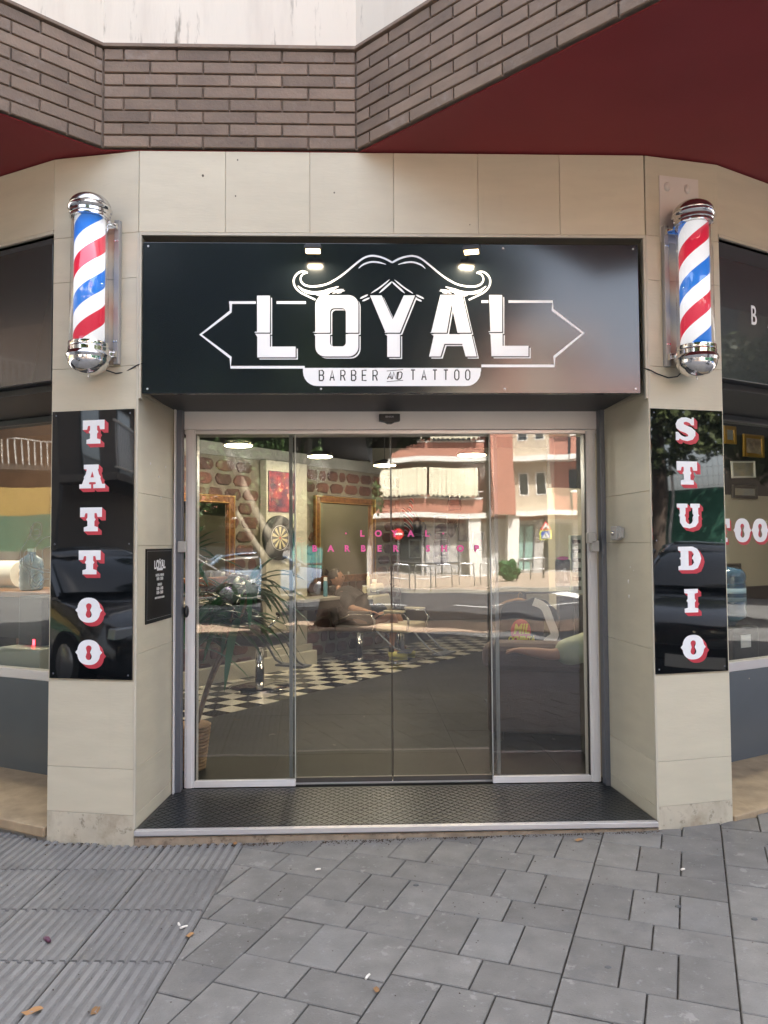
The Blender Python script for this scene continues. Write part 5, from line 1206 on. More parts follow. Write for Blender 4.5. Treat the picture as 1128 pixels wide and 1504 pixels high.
# ---- hanging T-shirt with print
tp_ = P(762, 905, Y=2.75); ts = thing('hanging_tshirt', 'black T-shirt with red disc and yellow MIL OCHENTA print on a wooden hanger', 'T-shirt', (tp_.x, 2.75, tp_.z))
def tp3(px, py, Y=2.75): q = P(px, py, Y=Y); return (q.x-tp_.x, q.z-tp_.z)
SHP = [(680, 32), (622, 40), (615, 60), (598, 330), (690, 340), (830, 340), (835, 200), (842, 120), (900, 160), (924, 150), (905, 60), (870, 22), (800, 8), (760, 2), (720, 16)]
z4 = lambda pts: [(560+x/3.525, 880+y/3.525) for x, y in pts]
mb = MB(); o2 = [tp3(x, y) for x, y in z4([(690, 8), (640, 22), (618, 60), (600, 350), (832, 350), (842, 110), (895, 158), (926, 145), (905, 55), (850, 5), (790, -10), (735, 8)])]
mb.prism(o2, 0, .02, M=UPR); mb.build('shirt', mat('black_jersey', (.022, .023, .028), .85, bump=.5, bs=7), ts, bevel=.006)
c = tp3(*z4([(720, 165)])[0]); mb = MB(); mb.prism([(c[0]+.088*cos(t), c[1]+.105*sin(t)) for t in [2*pi*k/28 for k in range(28)]], .0203, .0212, M=UPR); mb.build('red_disc', mat('print_red', (.50, .03, .04), .7), ts)
m_yel = mat('print_yellow', (.70, .62, .05), .7)
for s_, py, sz in (('MIL', 155, .115), ('OCHENTA', 206, .060)):
    c = tp3(*z4([(722, py)])[0]); text(s_, sz, Matrix.Translation((c[0], -.0216, c[1])) @ UPR, m_yel, ts, bold=.004, shear=.25, xs=.8)
mb = MB(); strip(mb, stroke([tp3(*q) for q in z4([(785, 12), (840, 40), (870, 110), (895, 185), (860, 215), (835, 260)])], .07, 4), .021, .026, M=UPR); mb.build('white_sleeve_stripe', m_white, ts)
mb = MB(); mb.tube([(-.22, 0.012, .075), (-.1, .012, .125), (0, .012, .145), (.1, .012, .125), (.24, .012, .06)], [.008, .012, .014, .012, .008], 8); mb.tube([(0, .012, .15), (0, .012, .19), (.02, .012, .205), (.03, .012, .19)], .003, 6); mb.build('wooden_hanger', mat('hanger_wood', (.30, .15, .06), .5), ts, smooth=True)
rk = thing('clothes_rail', 'thin black steel rail that carries the hanging T-shirt', 'clothes rail', (tp_.x, 2.77, FZ))
h_ = tp_.z+.20-FZ
mb = MB(); mb.tube([(-.26, 0, h_), (.85, 0, h_)], .010, 8); mb.build('crossbar', m_black, rk); 
for x in (-.26, .85): mb = MB(); mb.tube([(x, 0, .03), (x, 0, h_)], .010, 8); mb.tube([(x, -.2, .012), (x, .2, .012)], .012, 8); mb.build('leg', m_black, rk)
rk.location.y = 2.79; ts.location.y = 2.75
# ---- back wall display: frames, shelf, sculpture, laptop, desk
def bw(px, py, Y=YB): return P(px, py, Y=Y)
def pframe(px0, py0, px1, py1, lab, mf, mp_, Y=YB-.03, w=.03, tilt=0, FR_=None):
    if FR_ is None:
        a = P(px0, py0, Y=Y); b = P(px1, py1, Y=Y); M = Matrix.Translation(((a.x+b.x)/2, Y, (a.z+b.z)/2)) @ Matrix.Rotation(radians(tilt), 4, 'Y'); W_, H_ = abs(b.x-a.x)/2, abs(a.z-b.z)/2
    else:
        F, yy = FR_; a = F.at(px0, py0, yy); b = F.at(px1, py1, yy); M = F.M @ Matrix.Translation(((a.x+b.x)/2, yy, (a.z+b.z)/2)) @ Matrix.Rotation(radians(tilt), 4, 'Y'); W_, H_ = abs(b.x-a.x)/2, abs(a.z-b.z)/2
    t = thing('picture_frame', lab, 'picture', M)
    mb = MB(); mb.box(-W_+w, W_-w, -.006, .0, -H_+w, H_-w); mb.build('picture', mp_, t)
    for (x0, x1, z0, z1) in ((-W_, -W_+w, -H_, H_), (W_-w, W_, -H_, H_), (-W_+w, W_-w, H_-w, H_), (-W_+w, W_-w, -H_, -H_+w)):
        mb = MB(); mb.box(x0, x1, -.022, .005, z0, z1); mb.build('frame', mf, t, bevel=.005)
    return t
def art(name, c1, c2, vs=9, sp=None): return mat(name, c1, .6, col2=c2, vs=vs, detail=6, spots=sp)
m_fgold = mat('gold_frame', (.45, .26, .05), .35, .6); m_fbl = mat('black_frame', (.02, .02, .02), .4); m_fwh = mat('white_frame', (.6, .6, .58), .5)
A1 = art('art_mono', (.06, .06, .065), (.42, .40, .36)); A2 = art('art_blue', (.05, .10, .16), (.35, .30, .28), 7, [(9, .6, (.5, .05, .15), .8, .03)]); A3 = art('art_red', (.28, .10, .08), (.10, .05, .05)); A4 = art('art_landscape', (.30, .26, .18), (.16, .20, .24), 5); A5 = art('art_crowd', (.12, .10, .09), (.40, .30, .22), 14)
pframe(658, 725, 677, 750, 'small dark framed group photo high on the beige back wall', m_fbl, A3)
pframe(637, 757, 657, 793, 'monochrome portrait print in the middle of the back wall', m_fwh, A1, w=.01)
pframe(673, 757, 690, 795, 'narrow monochrome picture right of the monochrome portrait', m_fbl, A1, w=.02)
t_ = pframe(692, 780, 710, 808, 'tilted black framed colourful picture on the back wall', m_fwh, A2, w=.02, tilt=8)
pframe(600, 792, 618, 820, 'dark framed skull-toned print below the shelf on the back wall', m_fwh, A1, w=.02)
# shelf
a = bw(585, 783); b = bw(631, 790); she = thing('wall_shelf', 'black wall shelf with brackets on the beige back wall carrying a striped hand sculpture', 'shelf', ((a.x+b.x)/2, YB-.15, a.z))
mb = MB(); mb.box(a.x, b.x, YB-.28, YB-.002, a.z-.05, a.z); mb.build('board', m_blackm, she, world=True, bevel=.004)
for x in (a.x+.04, b.x-.08): mb = MB(); mb.prism([(0, 0), (.22, 0), (0, -.18)][::-1], 0, .04, M=Matrix.Translation((x, YB-.004, a.z-.05)) @ Matrix.Rotation(-pi/2, 4, 'Z') @ Matrix.Rotation(pi/2, 4, 'X') ); mb.build('bracket', m_blackm, she, world=True)
# sculpture hand with stripes
hx = bw(600, 783, YB-.14); hd_ = thing('hand_sculpture', 'red and white striped hand sculpture with raised fingers on the black shelf', 'sculpture', (hx.x, YB-.14, hx.z))
def stripes2():
    m = bpy.data.materials.new('diagonal_stripes'); m.use_nodes = True; N = m.node_tree.nodes; L = m.node_tree.links; w = N.new('ShaderNodeTexWave'); w.inputs['Scale'].default_value = 5.5; w.bands_direction = 'DIAGONAL'; tc = N.new('ShaderNodeTexCoord'); L.new(tc.outputs['Object'], w.inputs[0])
    r = N.new('ShaderNodeValToRGB'); r.color_ramp.interpolation = 'CONSTANT'; L.new(w.outputs['Fac'], r.inputs[0]); r.color_ramp.elements[0].color = (.45, .03, .03, 1); r.color_ramp.elements[1].position = .45; r.color_ramp.elements[1].color = (.7, .68, .62, 1); q = r.color_ramp.elements.new(.8); q.color = (.03, .03, .06, 1); L.new(r.outputs[0], N['Principled BSDF'].inputs[0]); return m
m_s2 = stripes2()
js = [((0, 0, 0), (.07, .05)), ((0, 0, .14), (.085, .05)), ((0, 0, .27), (.10, .05)), ((.03, 0, .34), .042), ((.05, 0, .48), .040), ((.055, 0, .58), .034), ((-.06, 0, .33), .040), ((-.09, 0, .42), .034), ((.08, 0, .30), .038), ((.10, -.04, .28), .034), ((-.0, -.03, .36), .038), ((.01, -.05, .34), .03)]
skinned('hand_shape', js, [(0, 1), (1, 2), (2, 3), (3, 4), (4, 5), (2, 6), (6, 7), (2, 8), (8, 9), (2, 10), (10, 11)], m_s2, hd_)
# small things on the shelf: lantern and bottles
for px, h, r, col, lab in ((613, .30, .07, (.02, .02, .03), 'dark lantern bottle on the black shelf, right of the striped hand'), (622, .2, .045, (.03, .05, .07), 'small dark bottle at the right end of the black shelf'), (608, .16, .035, (.25, .25, .22), 'small grey bottle beside the striped hand')):
    q = bw(px, 783, YB-.14); t = thing('bottle', lab, 'bottle', (q.x, YB-.12, q.z)); mb = MB(); mb.lathe([(r*.9, 0), (r, .01), (r, h*.65), (r*.4, h*.8), (r*.4, h*.92)], 14); mb.build('body', mat('bk_%d' % px, col, .3), t, smooth=True); mb = MB(); mb.lathe([(r*.45, h*.92), (r*.45, h), (0, h)], 10); mb.build('cap', m_fgold, t)
# skateboard deck
q0 = bw(648, 800); sb = thing('skateboard_deck', 'dark plum patterned skateboard deck hanging on the back wall', 'skateboard', (q0.x, YB-.03, q0.z))
mb = MB(); mb.prism(rrect(-.13, -.34, .13, .34, .12, 6), 0, .015, M=UPR @ Matrix.Rotation(radians(-4), 4, 'Z')); mb.build('deck', art('deck_art', (.10, .03, .05), (.03, .015, .02), 12), sb, bevel=.003); mb = MB(); mb.tube([(-.09, -.05, .2), (.09, -.05, .2)], .012, 8); mb.tube([(-.09, -.05, -.2), (.09, -.05, -.2)], .012, 8); mb.build('trucks', m_alu, sb)
# mask ornament
q0 = bw(662, 778); mk = thing('wall_mask', 'dark carved mask with feathers on the back wall beside the monochrome portrait', 'mask', (q0.x, YB-.02, q0.z))
mb = MB(); mb.lathe([(0, .05), (.05, .045), (.085, .02), (.09, 0)], 16, M=UPR @ Matrix.Diagonal((.9, 1.4, 1, 1))); mb.build('face', mat('mask_wood', (.05, .025, .015), .5), mk, smooth=True)
for k in range(9): mb = MB(); a = radians(-60+15*k+90); mb.tube([(.07*cos(a), -.01, .09*sin(a)), (.15*cos(a), -.02, .17*sin(a))], [.012, .004], 6); mb.build('feather', m_dark, mk, smooth=True)
# desk with laptop
q0 = P(625, 865, Y=YB-.9); dk = thing('desk', 'low light desk carrying a grey laptop in front of the back wall', 'desk', (q0.x, YB-.9, FZ))
mb = MB(); mb.box(-.65, 1.5, -.35, .35, .70, .74); mb.build('desk_top', mat('desk_laminate', (.38, .33, .24), .5), dk, bevel=.004)
for x in (-.6, 1.44):
    for y in (-.3, .3): mb = MB(); mb.box(x-.02, x+.02, y-.02, y+.02, 0, .70); mb.build('leg', m_blackm, dk)
mb = MB(); mb.box(-.6, 1.44, -.3, -.28, .3, .70); mb.build('front_board', mat('desk_panel', (.10, .075, .055), .6), dk)
lt = thing('laptop', 'grey laptop seen from behind on the low desk', 'laptop', (q0.x-.05, YB-1.0, FZ+.74)); mb = MB(); mb.box(-.19, .19, -.02, .24, 0, .014); mb.build('base', m_alu, lt, bevel=.004); mb = MB(Matrix.Rotation(radians(-14), 4, 'X')); mb.box(-.19, .19, -.022, -.014, .01, .27); mb.build('lid', mat('laptop_grey', (.16, .16, .15), .4, .4), lt, bevel=.004)
# tall display strip at right edge
q0 = P(848, 872, Y=2.3); ds = thing('display_column', 'narrow white and green display column with small pockets at the right edge of the door view', 'display stand', (q0.x, 2.3, FZ)); H0 = q0.z-FZ; H1 = P(848, 808, Y=2.3).z-FZ+.0
mb = MB(); mb.box(-.05, .05, 0, .06, H0, H1+.12); mb.build('panel', mat('pale_green_board', (.45, .52, .47), .5), ds, bevel=.003); mb = MB(); mb.box(-.02, .02, .02, .05, 0, H0); mb.build('stand', m_black, ds)
for k in range(6): z = H0+.03+k*(H1+.1-H0)/6; mb = MB(); mb.box(-.032, .032, -.006, 0, z, z+.03); mb.build('pocket', m_blackm, ds)
# flowers: yellow artificial bouquet
q0 = P(850, 738, Y=4.2); 
# ---- right window room: frames, cooler
G = (FWR, 2.88)
m_pb = FWR.at(1090, 700, 2.9)
pframe(1090, 637, 1121, 673, 'gold framed group photograph behind the right shop window', m_fgold, A5, w=.045, FR_=G)
pframe(1062, 625, 1080, 653, 'gold framed picture at the upper left behind the right shop window', m_fgold, A4, w=.045, FR_=G)
pframe(1073, 676, 1108, 703, 'white edged landscape picture, tilted, behind the right shop window', m_fwh, A4, w=.02, FR_=G, tilt=-3)
pframe(1074, 712, 1111, 733, 'black framed pale picture lowest of the row behind the right shop window', m_fbl, A4, w=.035, FR_=G)
pframe(1064, 828, 1087, 850, 'small black framed picture low behind the right shop window', m_fbl, A1, w=.03, FR_=G)
wc0 = FWR.at(1073, 965, 1.35); WCx = wc0.x+.06; wc = thing('water_cooler', 'black water cooler with a large blue bottle behind the right shop window', 'water cooler', FWR.M @ Matrix.Translation((WCx, 1.4, FZ)))
zt_ = FWR.at(1075, 918, 1.4).z-FZ
mb = MB(); mb.box(-.16, .16, -.15, .17, 0, zt_); mb.build('cabinet', m_black, wc, bevel=.012)
m_wat = mat('blue_polycarbonate', (.10, .25, .45), .12, trans=.6, coat=.3)
hb = FWR.at(1072, 832, 1.4).z-FZ-zt_
prof = [(.05, 0), (.06, .03)]+[(.128+(.008 if k % 2 else 0), .07+k*(hb-.12)/10) for k in range(11)]+[(.10, hb-.02), (0, hb)]
mb = MB(Matrix.Translation((0, 0, zt_))); mb.lathe(prof, 28); mb.build('water_bottle', m_wat, wc, smooth=True)
mb = MB(); mb.box(-.07, .05, -.156, -.151, zt_-.16, zt_-.06); mb.build('label_plate', m_white, wc); mb = MB(); mb.lathe([(.1325, 0), (.1325, .13)], 28, M=Matrix.Translation((0, 0, zt_+.20))); mb.build('bottle_label', mat('bottle_label', (.45, .62, .75), .4), wc, smooth=True)
mb = MB(); mb.box(-.10, .10, -.20, -.151, zt_-.34, zt_-.32); mb.build('drip_tray', m_alu, wc, bevel=.003)
# ---- left window room: table with paper roll, bottle, boxes
GL_ = FWL
tb = thing('treatment_table', 'long dark table with wood edge behind the left shop window', 'table', GL_.M @ Matrix.Translation((-1.6, 1.5, FZ)))
zt2 = FWL.at(30, 868, 1.3).z-FZ
mb = MB(); mb.box(-.9, .75, -.3, .3, zt2-.04, zt2); mb.build('top', mat('warm_wood', (.22, .10, .04), .4), tb, bevel=.004); mb = MB(); mb.box(-.88, .73, -.27, .27, zt2-.35, zt2-.045); mb.build('drawers', m_cbody, tb)
for x in (-.85, .70): mb = MB(); mb.box(x-.03, x+.03, -.25, .25, 0, zt2-.355); mb.build('leg', m_blackm, tb)
q0 = FWL.at(46, 852, 1.4); wb = thing('water_bottle', 'ribbed pale blue water bottle on the table behind the left shop window', 'water bottle', FWL.M @ Matrix.Translation((q0.x, 1.4, FZ+zt2)))
mb = MB(); mb.lathe([(.07, 0)]+[(.085+(.005 if k % 2 else 0), .01+k*.025) for k in range(10)]+[(.03, .28), (.03, .31), (0, .31)], 22); mb.build('bottle', m_wat, wb, smooth=True); mb = MB(); mb.lathe([(.032, .30), (.032, .325), (0, .325)], 12); mb.build('cap', m_letter, wb)
q0 = FWL.at(10, 830, 1.6); pr = thing('paper_roll', 'wide white paper roll lying behind the left shop window', 'paper roll', FWL.M @ Matrix.Translation((q0.x, 1.6, FZ+zt2)))
mb = MB(); mb.tube([(-.6, 0, .115), (.18, 0, .115)], .11, 26); mb.build('roll', m_white, pr, autosm=40); mb = MB(); mb.tube([(.18, 0, .115), (.20, 0, .115)], .03, 14); mb.build('core', m_wick, pr)
q0 = FWL.at(55, 960, 1.0); bx = thing('storage_box', 'cream metal box with rivets low behind the left shop window', 'box', FWL.M @ Matrix.Translation((q0.x, 1.0, FZ)))
z0_, z1_ = FWL.at(50, 985, 1.0).z-FZ, FWL.at(50, 948, 1.0).z-FZ
mb = MB(); mb.box(-.2, .2, -.15, .15, max(.3, z0_-.1), z1_); mb.build('body', mat('cream_metal', (.42, .43, .36), .4), bx, bevel=.006); mb = MB(); mb.box(-.18, .18, -.13, .13, 0, max(.3, z0_-.1)-.002); mb.build('stand', m_blackm, bx)
mb = MB()
for x in (-.185, .185):
    for z in (max(.3, z0_-.1)+.015, z1_-.015): mb.lathe([(.005, 0), (0, .004)], 8, M=Matrix.Translation((x, -.15, z)) @ UPR)
mb.build('rivets', m_alu, bx, kind='stuff')
q0 = FWL.at(62, 890, 1.1); pc_ = thing('device_case', 'black upright device case with red light behind the left shop window', 'device', FWL.M @ Matrix.Translation((q0.x, 1.1, FZ)))
mb = MB(); mb.box(-.12, .12, -.1, .1, .62, 1.06); mb.build('case', m_black, pc_, bevel=.01); mb = MB(); mb.box(-.10, .10, -.08, .08, 0, .618); mb.build('stand', m_blackm, pc_); mb = MB(); mb.box(.03, .05, -.103, -.1005, .72, .76); mb.build('indicator', mat('red_led', (.6, .02, .02), .4, emit=(1, .02, .03), es=3), pc_)
# ============================================================ THE STREET BEHIND THE CAMERA (seen in the glass)
m_asph = mat('asphalt', (.060, .060, .064), .85, var=.15, vs=1.5, bump=.3, bs=60, spots=[(1.0, .6, (.085, .085, .088), .6, .2)])
m_kerb = mat('kerb_stone', (.30, .29, .27), .8, var=.12, bump=.2); m_paint = mat('road_paint', (.7, .7, .68), .7, spots=[(8, .6, (.3, .3, .3), .6, .1)])
m_farpav = mat('far_pavement_tile', (.34, .27, .21), .85, var=.1, vs=3, bump=.2, bs=30)
st = thing('street', None, None, (0, -14, -.1), kind='structure')
def sx(mb, name, m, **k): return mb.build(name, m, st, world=True, **k)
mb = MB(); mb.box(-90, 90, -19.6, -9.6, -.25, -.145); sx(mb, 'roadway', m_asph)
mb = MB(); mb.box(-90, 90, -9.6, -9.42, -.25, -.025); sx(mb, 'near_kerb', m_kerb, bevel=.01); mb = MB(); mb.box(-90, 90, -19.78, -19.6, -.25, -.02); sx(mb, 'far_kerb', m_kerb, bevel=.01)
mb = MB(); mb.box(-90, 90, -90, -19.78, -.25, -.022); sx(mb, 'far_pavement', m_farpav)
for x0, x1 in ((-90, -9.0), (9.0, 90)):
    mb = MB(); mb.box(x0, x1, -9.42, 40, -.25, -.03); sx(mb, 'side_paving', m_far)
mb = MB(); mb.box(-60, 60, 40, 120, -.3, -.04); mb.box(-9, 9, 3, 40, -.35, -.15); sx(mb, 'ground', m_far)
# sun-lit warm tree strip on the near pavement
mb = MB(); mb.box(-6, 6, -9.41, -7.7, -.03, -.016); sx(mb, 'tree_strip_paving', mat('pinkish_paving', (.42, .30, .22), .85, var=.12, vs=3, bump=.2, bs=30))
for i in range(-8, 9): mb = MB(); mb.box(i*2.4, i*2.4+1.2, -14.7, -14.55, -.1448, -.1405); sx(mb, 'lane_dash', m_paint)
for k in range(9): mb = MB(); mb.box(6.0+k*.9, 6.5+k*.9, -19.0, -10.2, -.1448, -.1405); sx(mb, 'crossing_bar', m_paint)
# --- pink brick apartment house opposite
def brickmat(name, c1, c2, mo, sc=6.0):
    m = bpy.data.materials.new(name); m.use_nodes = True; N = m.node_tree.nodes; L = m.node_tree.links; b = N['Principled BSDF']; br = N.new('ShaderNodeTexBrick'); br.inputs['Scale'].default_value = sc; br.inputs['Color1'].default_value = (*c1, 1); br.inputs['Color2'].default_value = (*c2, 1); br.inputs['Mortar'].default_value = (*mo, 1); br.inputs['Mortar Size'].default_value = .012
    br.inputs['Row Height'].default_value = .35; br.inputs['Brick Width'].default_value = 1.2
    tc = N.new('ShaderNodeTexCoord'); mp = N.new('ShaderNodeMapping'); mp.inputs['Rotation'].default_value = (pi/2, 0, 0); L.new(tc.outputs['Object'], mp.inputs[0]); L.new(mp.outputs[0], br.inputs[0]); L.new(br.outputs[0], b.inputs[0]); b.inputs['Roughness'].default_value = .85; return m
m_pink_b = brickmat('pink_brick', (.46, .20, .14), (.40, .17, .12), (.42, .30, .24)); m_slab = mat('white_balcony_slab', (.72, .71, .68), .7); m_awn = mat('cream_awning', (.62, .58, .44), .8, spots=[(9, .53, (.38, .34, .24), .8, .02, (1, 0, 0))]); m_dwin = mat('dark_window', (.03, .035, .04), .08, spec=.8); m_beige = mat('beige_stucco', (.50, .42, .32), .85, var=.05)
YF = -30.7; H1_, ST_ = 2.77, 2.62
ap = thing('apartment_building', 'pink brick apartment block with white balcony bands and cream awnings, reflected in the door glass', 'building', (5, YF-5, 0))
def apb(mb, name, m, parent=ap, **k): return mb.build(name, m, parent, world=True, **k)
mb = MB(); mb.box(-14, 10.9, YF-12, YF, -.02, 11.2); apb(mb, 'wall', m_pink_b)
mb = MB(); mb.box(-14, 10.9, YF, YF+.12, -.02, H1_-.3); apb(mb, 'shop_floor_wall', mat('grey_shop_wall', (.42, .41, .40), .8, var=.1))
for f in range(4):
    z = H1_+f*ST_
    if z > 11.3: break
    mb = MB(); mb.box(-14, 10.9, YF, YF+(.9), z-.12, z+.12); apb(mb, 'balcony_slab', m_slab, bevel=.01)
    for (x0, x1) in ((-14, -7.5), (-6.8, -.2), (.6, 5.6)):
        mb = MB(); mb.box(x0, x1, YF+.78, YF+.9, z+.12, z+.75); apb(mb, 'balcony_parapet', m_pink_b)
        mb = MB(); mb.box(x0, x1, YF+.76, YF+.92, z+.75, z+.83); apb(mb, 'parapet_cap', m_slab)
        mb = MB(); mb.box(x0, x1, YF+.82, YF+.86, z+1.08, z+1.12)
        for k in range(int((x1-x0)/.16)): mb.box(x0+k*.16, x0+k*.16+.02, YF+.83, YF+.85, z+.83, z+1.08)
        apb(mb, 'railing', m_slab)
        n = int((x1-x0)/2.4)
        for k in range(n):
            a = x0+.15+k*(x1-x0-.3)/n; b = a+(x1-x0-.3)/n-.12
            if f < 3:
                w = MB(); w.box(a+.2, b-.2, YF+.002, YF+.03, z+.2, z+2.1); apb(w, 'window', m_dwin)
                v = MB(); v.add([(a, YF+.9, z+2.2), (b, YF+.9, z+2.2), (b, YF+1.15, z+.95), (a, YF+1.15, z+.95), (a, YF+.88, z+2.18), (b, YF+.88, z+2.18), (b, YF+1.13, z+.93), (a, YF+1.13, z+.93)], [(0, 1, 2, 3), (7, 6, 5, 4), (0, 3, 7, 4), (1, 5, 6, 2), (3, 2, 6, 7), (0, 4, 5, 1)])
                apb(v, 'awning', m_awn)
                sc_ = MB()
                for q in range(10): xx = a+(b-a)*q/10; sc_.add([(xx, YF+1.15, z+.95), (xx+(b-a)/10, YF+1.15, z+.95), (xx+(b-a)/20, YF+1.15, z+.84)], [(0, 1, 2)])
                apb(sc_, 'awning_fringe', m_awn, kind='stuff')
# pier, stair bay with windows, right balconies
mb = MB(); mb.box(5.9, 6.9, YF+.01, YF+1.2, H1_-.1, 11.2); apb(mb, 'brick_pier', m_pink_b)
mb = MB(); mb.box(7.0, 8.9, YF+.01, YF+.25, H1_-.1, 11.2); apb(mb, 'stucco_bay', m_beige)
for f in range(3):
    for x in (7.3, 8.15): mb = MB(); mb.box(x, x+.5, YF+.251, YF+.27, H1_+.9+f*ST_, H1_+2.0+f*ST_); w = apb(mb, 'window', m_slab); mb = MB(); mb.box(x+.05, x+.45, YF+.271, YF+.275, H1_+.95+f*ST_, H1_+1.95+f*ST_); apb(mb, 'pane', m_dwin, w)
    mb = MB(); mb.box(9.6, 11.2, YF, YF+1.0, H1_+f*ST_-.1, H1_+f*ST_+.12); apb(mb, 'balcony_slab', m_slab); mb = MB(); mb.box(9.65, 11.15, YF+.9, YF+1.0, H1_+f*ST_+.12, H1_+f*ST_+.95); apb(mb, 'balcony_parapet', m_pink_b); mb = MB(); mb.box(9.6, 11.2, YF+.87, YF+1.03, H1_+f*ST_+.95, H1_+f*ST_+1.05); apb(mb, 'parapet_cap', m_slab)
    mb = MB(); mb.box(9.8, 10.7, YF+.005, YF+.03, H1_+.2+f*ST_, H1_+2.1+f*ST_); apb(mb, 'window', m_dwin)
# ground-floor shop fronts
for x0, x1, m, nm in ((.6, 2.9, m_dwin, 'shop_glass'), (3.1, 4.6, mat('poster_wall', (.55, .54, .52), .7, col2=(.30, .30, .32), vs=3), 'poster_panel'), (-3.2, .1, mat('teal_shopfront', (.05, .22, .22), .5), 'shop_glass'), (-8, -4, m_dwin, 'shop_glass'), (7.1, 8.0, mat('teal_door', (.22, .36, .33), .5), 'door'), (8.5, 9.8, m_dwin, 'shop_glass')):
    mb = MB(); mb.box(x0, x1, YF+.121, YF+.15, .1, 2.25); apb(mb, nm, m)
    mb = MB()
    for xx in np.linspace(x0, x1, 3): mb.box(xx-.03, xx+.03, YF+.151, YF+.19, .1, 2.25)
    mb.box(x0, x1, YF+.151, YF+.185, 2.2, 2.28); mb.box(x0, x1, YF+.151, YF+.185, .55, .6); apb(mb, 'front_frame', m_alud)
for x in (5.0, 6.6): mb = MB(); mb.box(x, x+.55, YF+.121, YF+.8, -.02, H1_-.13); apb(mb, 'pillar', m_slab)
# neighbour house right, garden side house left (bright)
ap2 = thing('corner_house', 'tall beige and brick house right of the pink block across the street', 'building', (15, YF-3, 0)); mb = MB(); mb.box(12.5, 24, YF-14, YF-2, -.02, 9); mb.build('wall', m_pink_b, ap2, world=True)
for f in range(3):
    for x in (13.5, 16, 18.5, 21): mb = MB(); mb.box(x, x+1.2, YF-2, YF-1.95, 1.2+f*2.8, 2.8+f*2.8); mb.build('window', m_dwin, ap2, world=True)
ap3 = thing('balcony_building', 'building in shade-darkened colour with railed balconies across the side street at left', 'building', (-14, -9, 0)); FB = Frame((-12.5, -13, 0), 62)
m_shadefac = mat('shade_toned_facade', (.10, .09, .08), .85, var=.06); m_dkf = mat('shaded_stone', (.045, .045, .048), .7)  # facade colour darkened to stand for its shade
mb = MB(FB.M); mb.box(-8, 5.5, 0, 8, -.02, 10) ; mb.v; mb.build('wall', m_shadefac, ap3, world=True)

for f in range(3):
    z = 2.9+f*2.9
    mb = MB(FB.M); mb.box(-8, 5.5, -1.1, 0, z-.15, z); mb.build('balcony_slab', m_shadefac, ap3, world=True)
    mb = MB(FB.M); mb.box(-8, 5.5, -1.1, -1.06, z+.98, z+1.02); mb.box(-8, 5.5, -1.1, -1.06, z+.1, z+.13)
    for k in range(90): mb.box(-8+k*.15, -7.985+k*.15, -1.09, -1.07, z+.13, z+.98)
    mb.build('railing', m_alu, ap3, world=True)
    for k in range(4): mb = MB(FB.M); mb.box(-7+k*3.2, -5.6+k*3.2, -.03, -.005, z+.05, z+2.2); mb.build('window', m_dwin, ap3, world=True)
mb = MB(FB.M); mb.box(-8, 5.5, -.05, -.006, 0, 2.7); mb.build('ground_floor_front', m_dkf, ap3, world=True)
# far bright wall and green fence at the left
gw = thing('garden_wall', 'sunny yellow wall with green railing far to the left, seen only in reflection', 'wall', (-24, -3.5, 0)); mb = MB(); mb.box(-26, -25.7, -9, 6, 0, 3.5); mb.build('wall', mat('yellow_render', (.62, .42, .12), .85), gw, world=True); mb = MB(); mb.box(-25.2, -25.1, -9, 6, 1.3, 2.5); mb.build('green_panel', mat('green_fence', (.10, .26, .17), .7), gw, world=True); mb = MB(); mb.box(-25.25, -25.0, -9, 6, 0, 1.299); mb.build('stone_base', mat('pale_stone', (.30, .29, .24), .9, var=.3, vs=2), gw, world=True)
# green mesh hoarding at right
gm = thing('mesh_hoarding', 'green mesh construction hoarding at the right, seen in the STUDIO sign reflection', 'hoarding', (8, -8, 0)); FG = Frame((6.0, -12.5, 0), 40); 
mb = MB(FG.M); mb.box(0, 14, 0, .04, .0, 2.55); mb.build('green_mesh', mat('green_mesh', (.03, .13, .085), .8, var=.15, vs=2, bump=.3, bs=5), gm, world=True)
for k in range(8): mb = MB(FG.M); mb.tube([(k*2, .06, 0), (k*2, .06, 3.3)], .03, 8); mb.build('post', m_alu, gm, world=True)
mb = MB(FG.M)
for k in range(140): mb.box(k*.1, k*.1+.006, .02, .026, 2.56, 3.25)
for z in (2.6, 2.8, 3.0, 3.2): mb.box(0, 14, .02, .026, z, z+.006)
mb.build('wire_mesh', m_alu, gm, world=True)
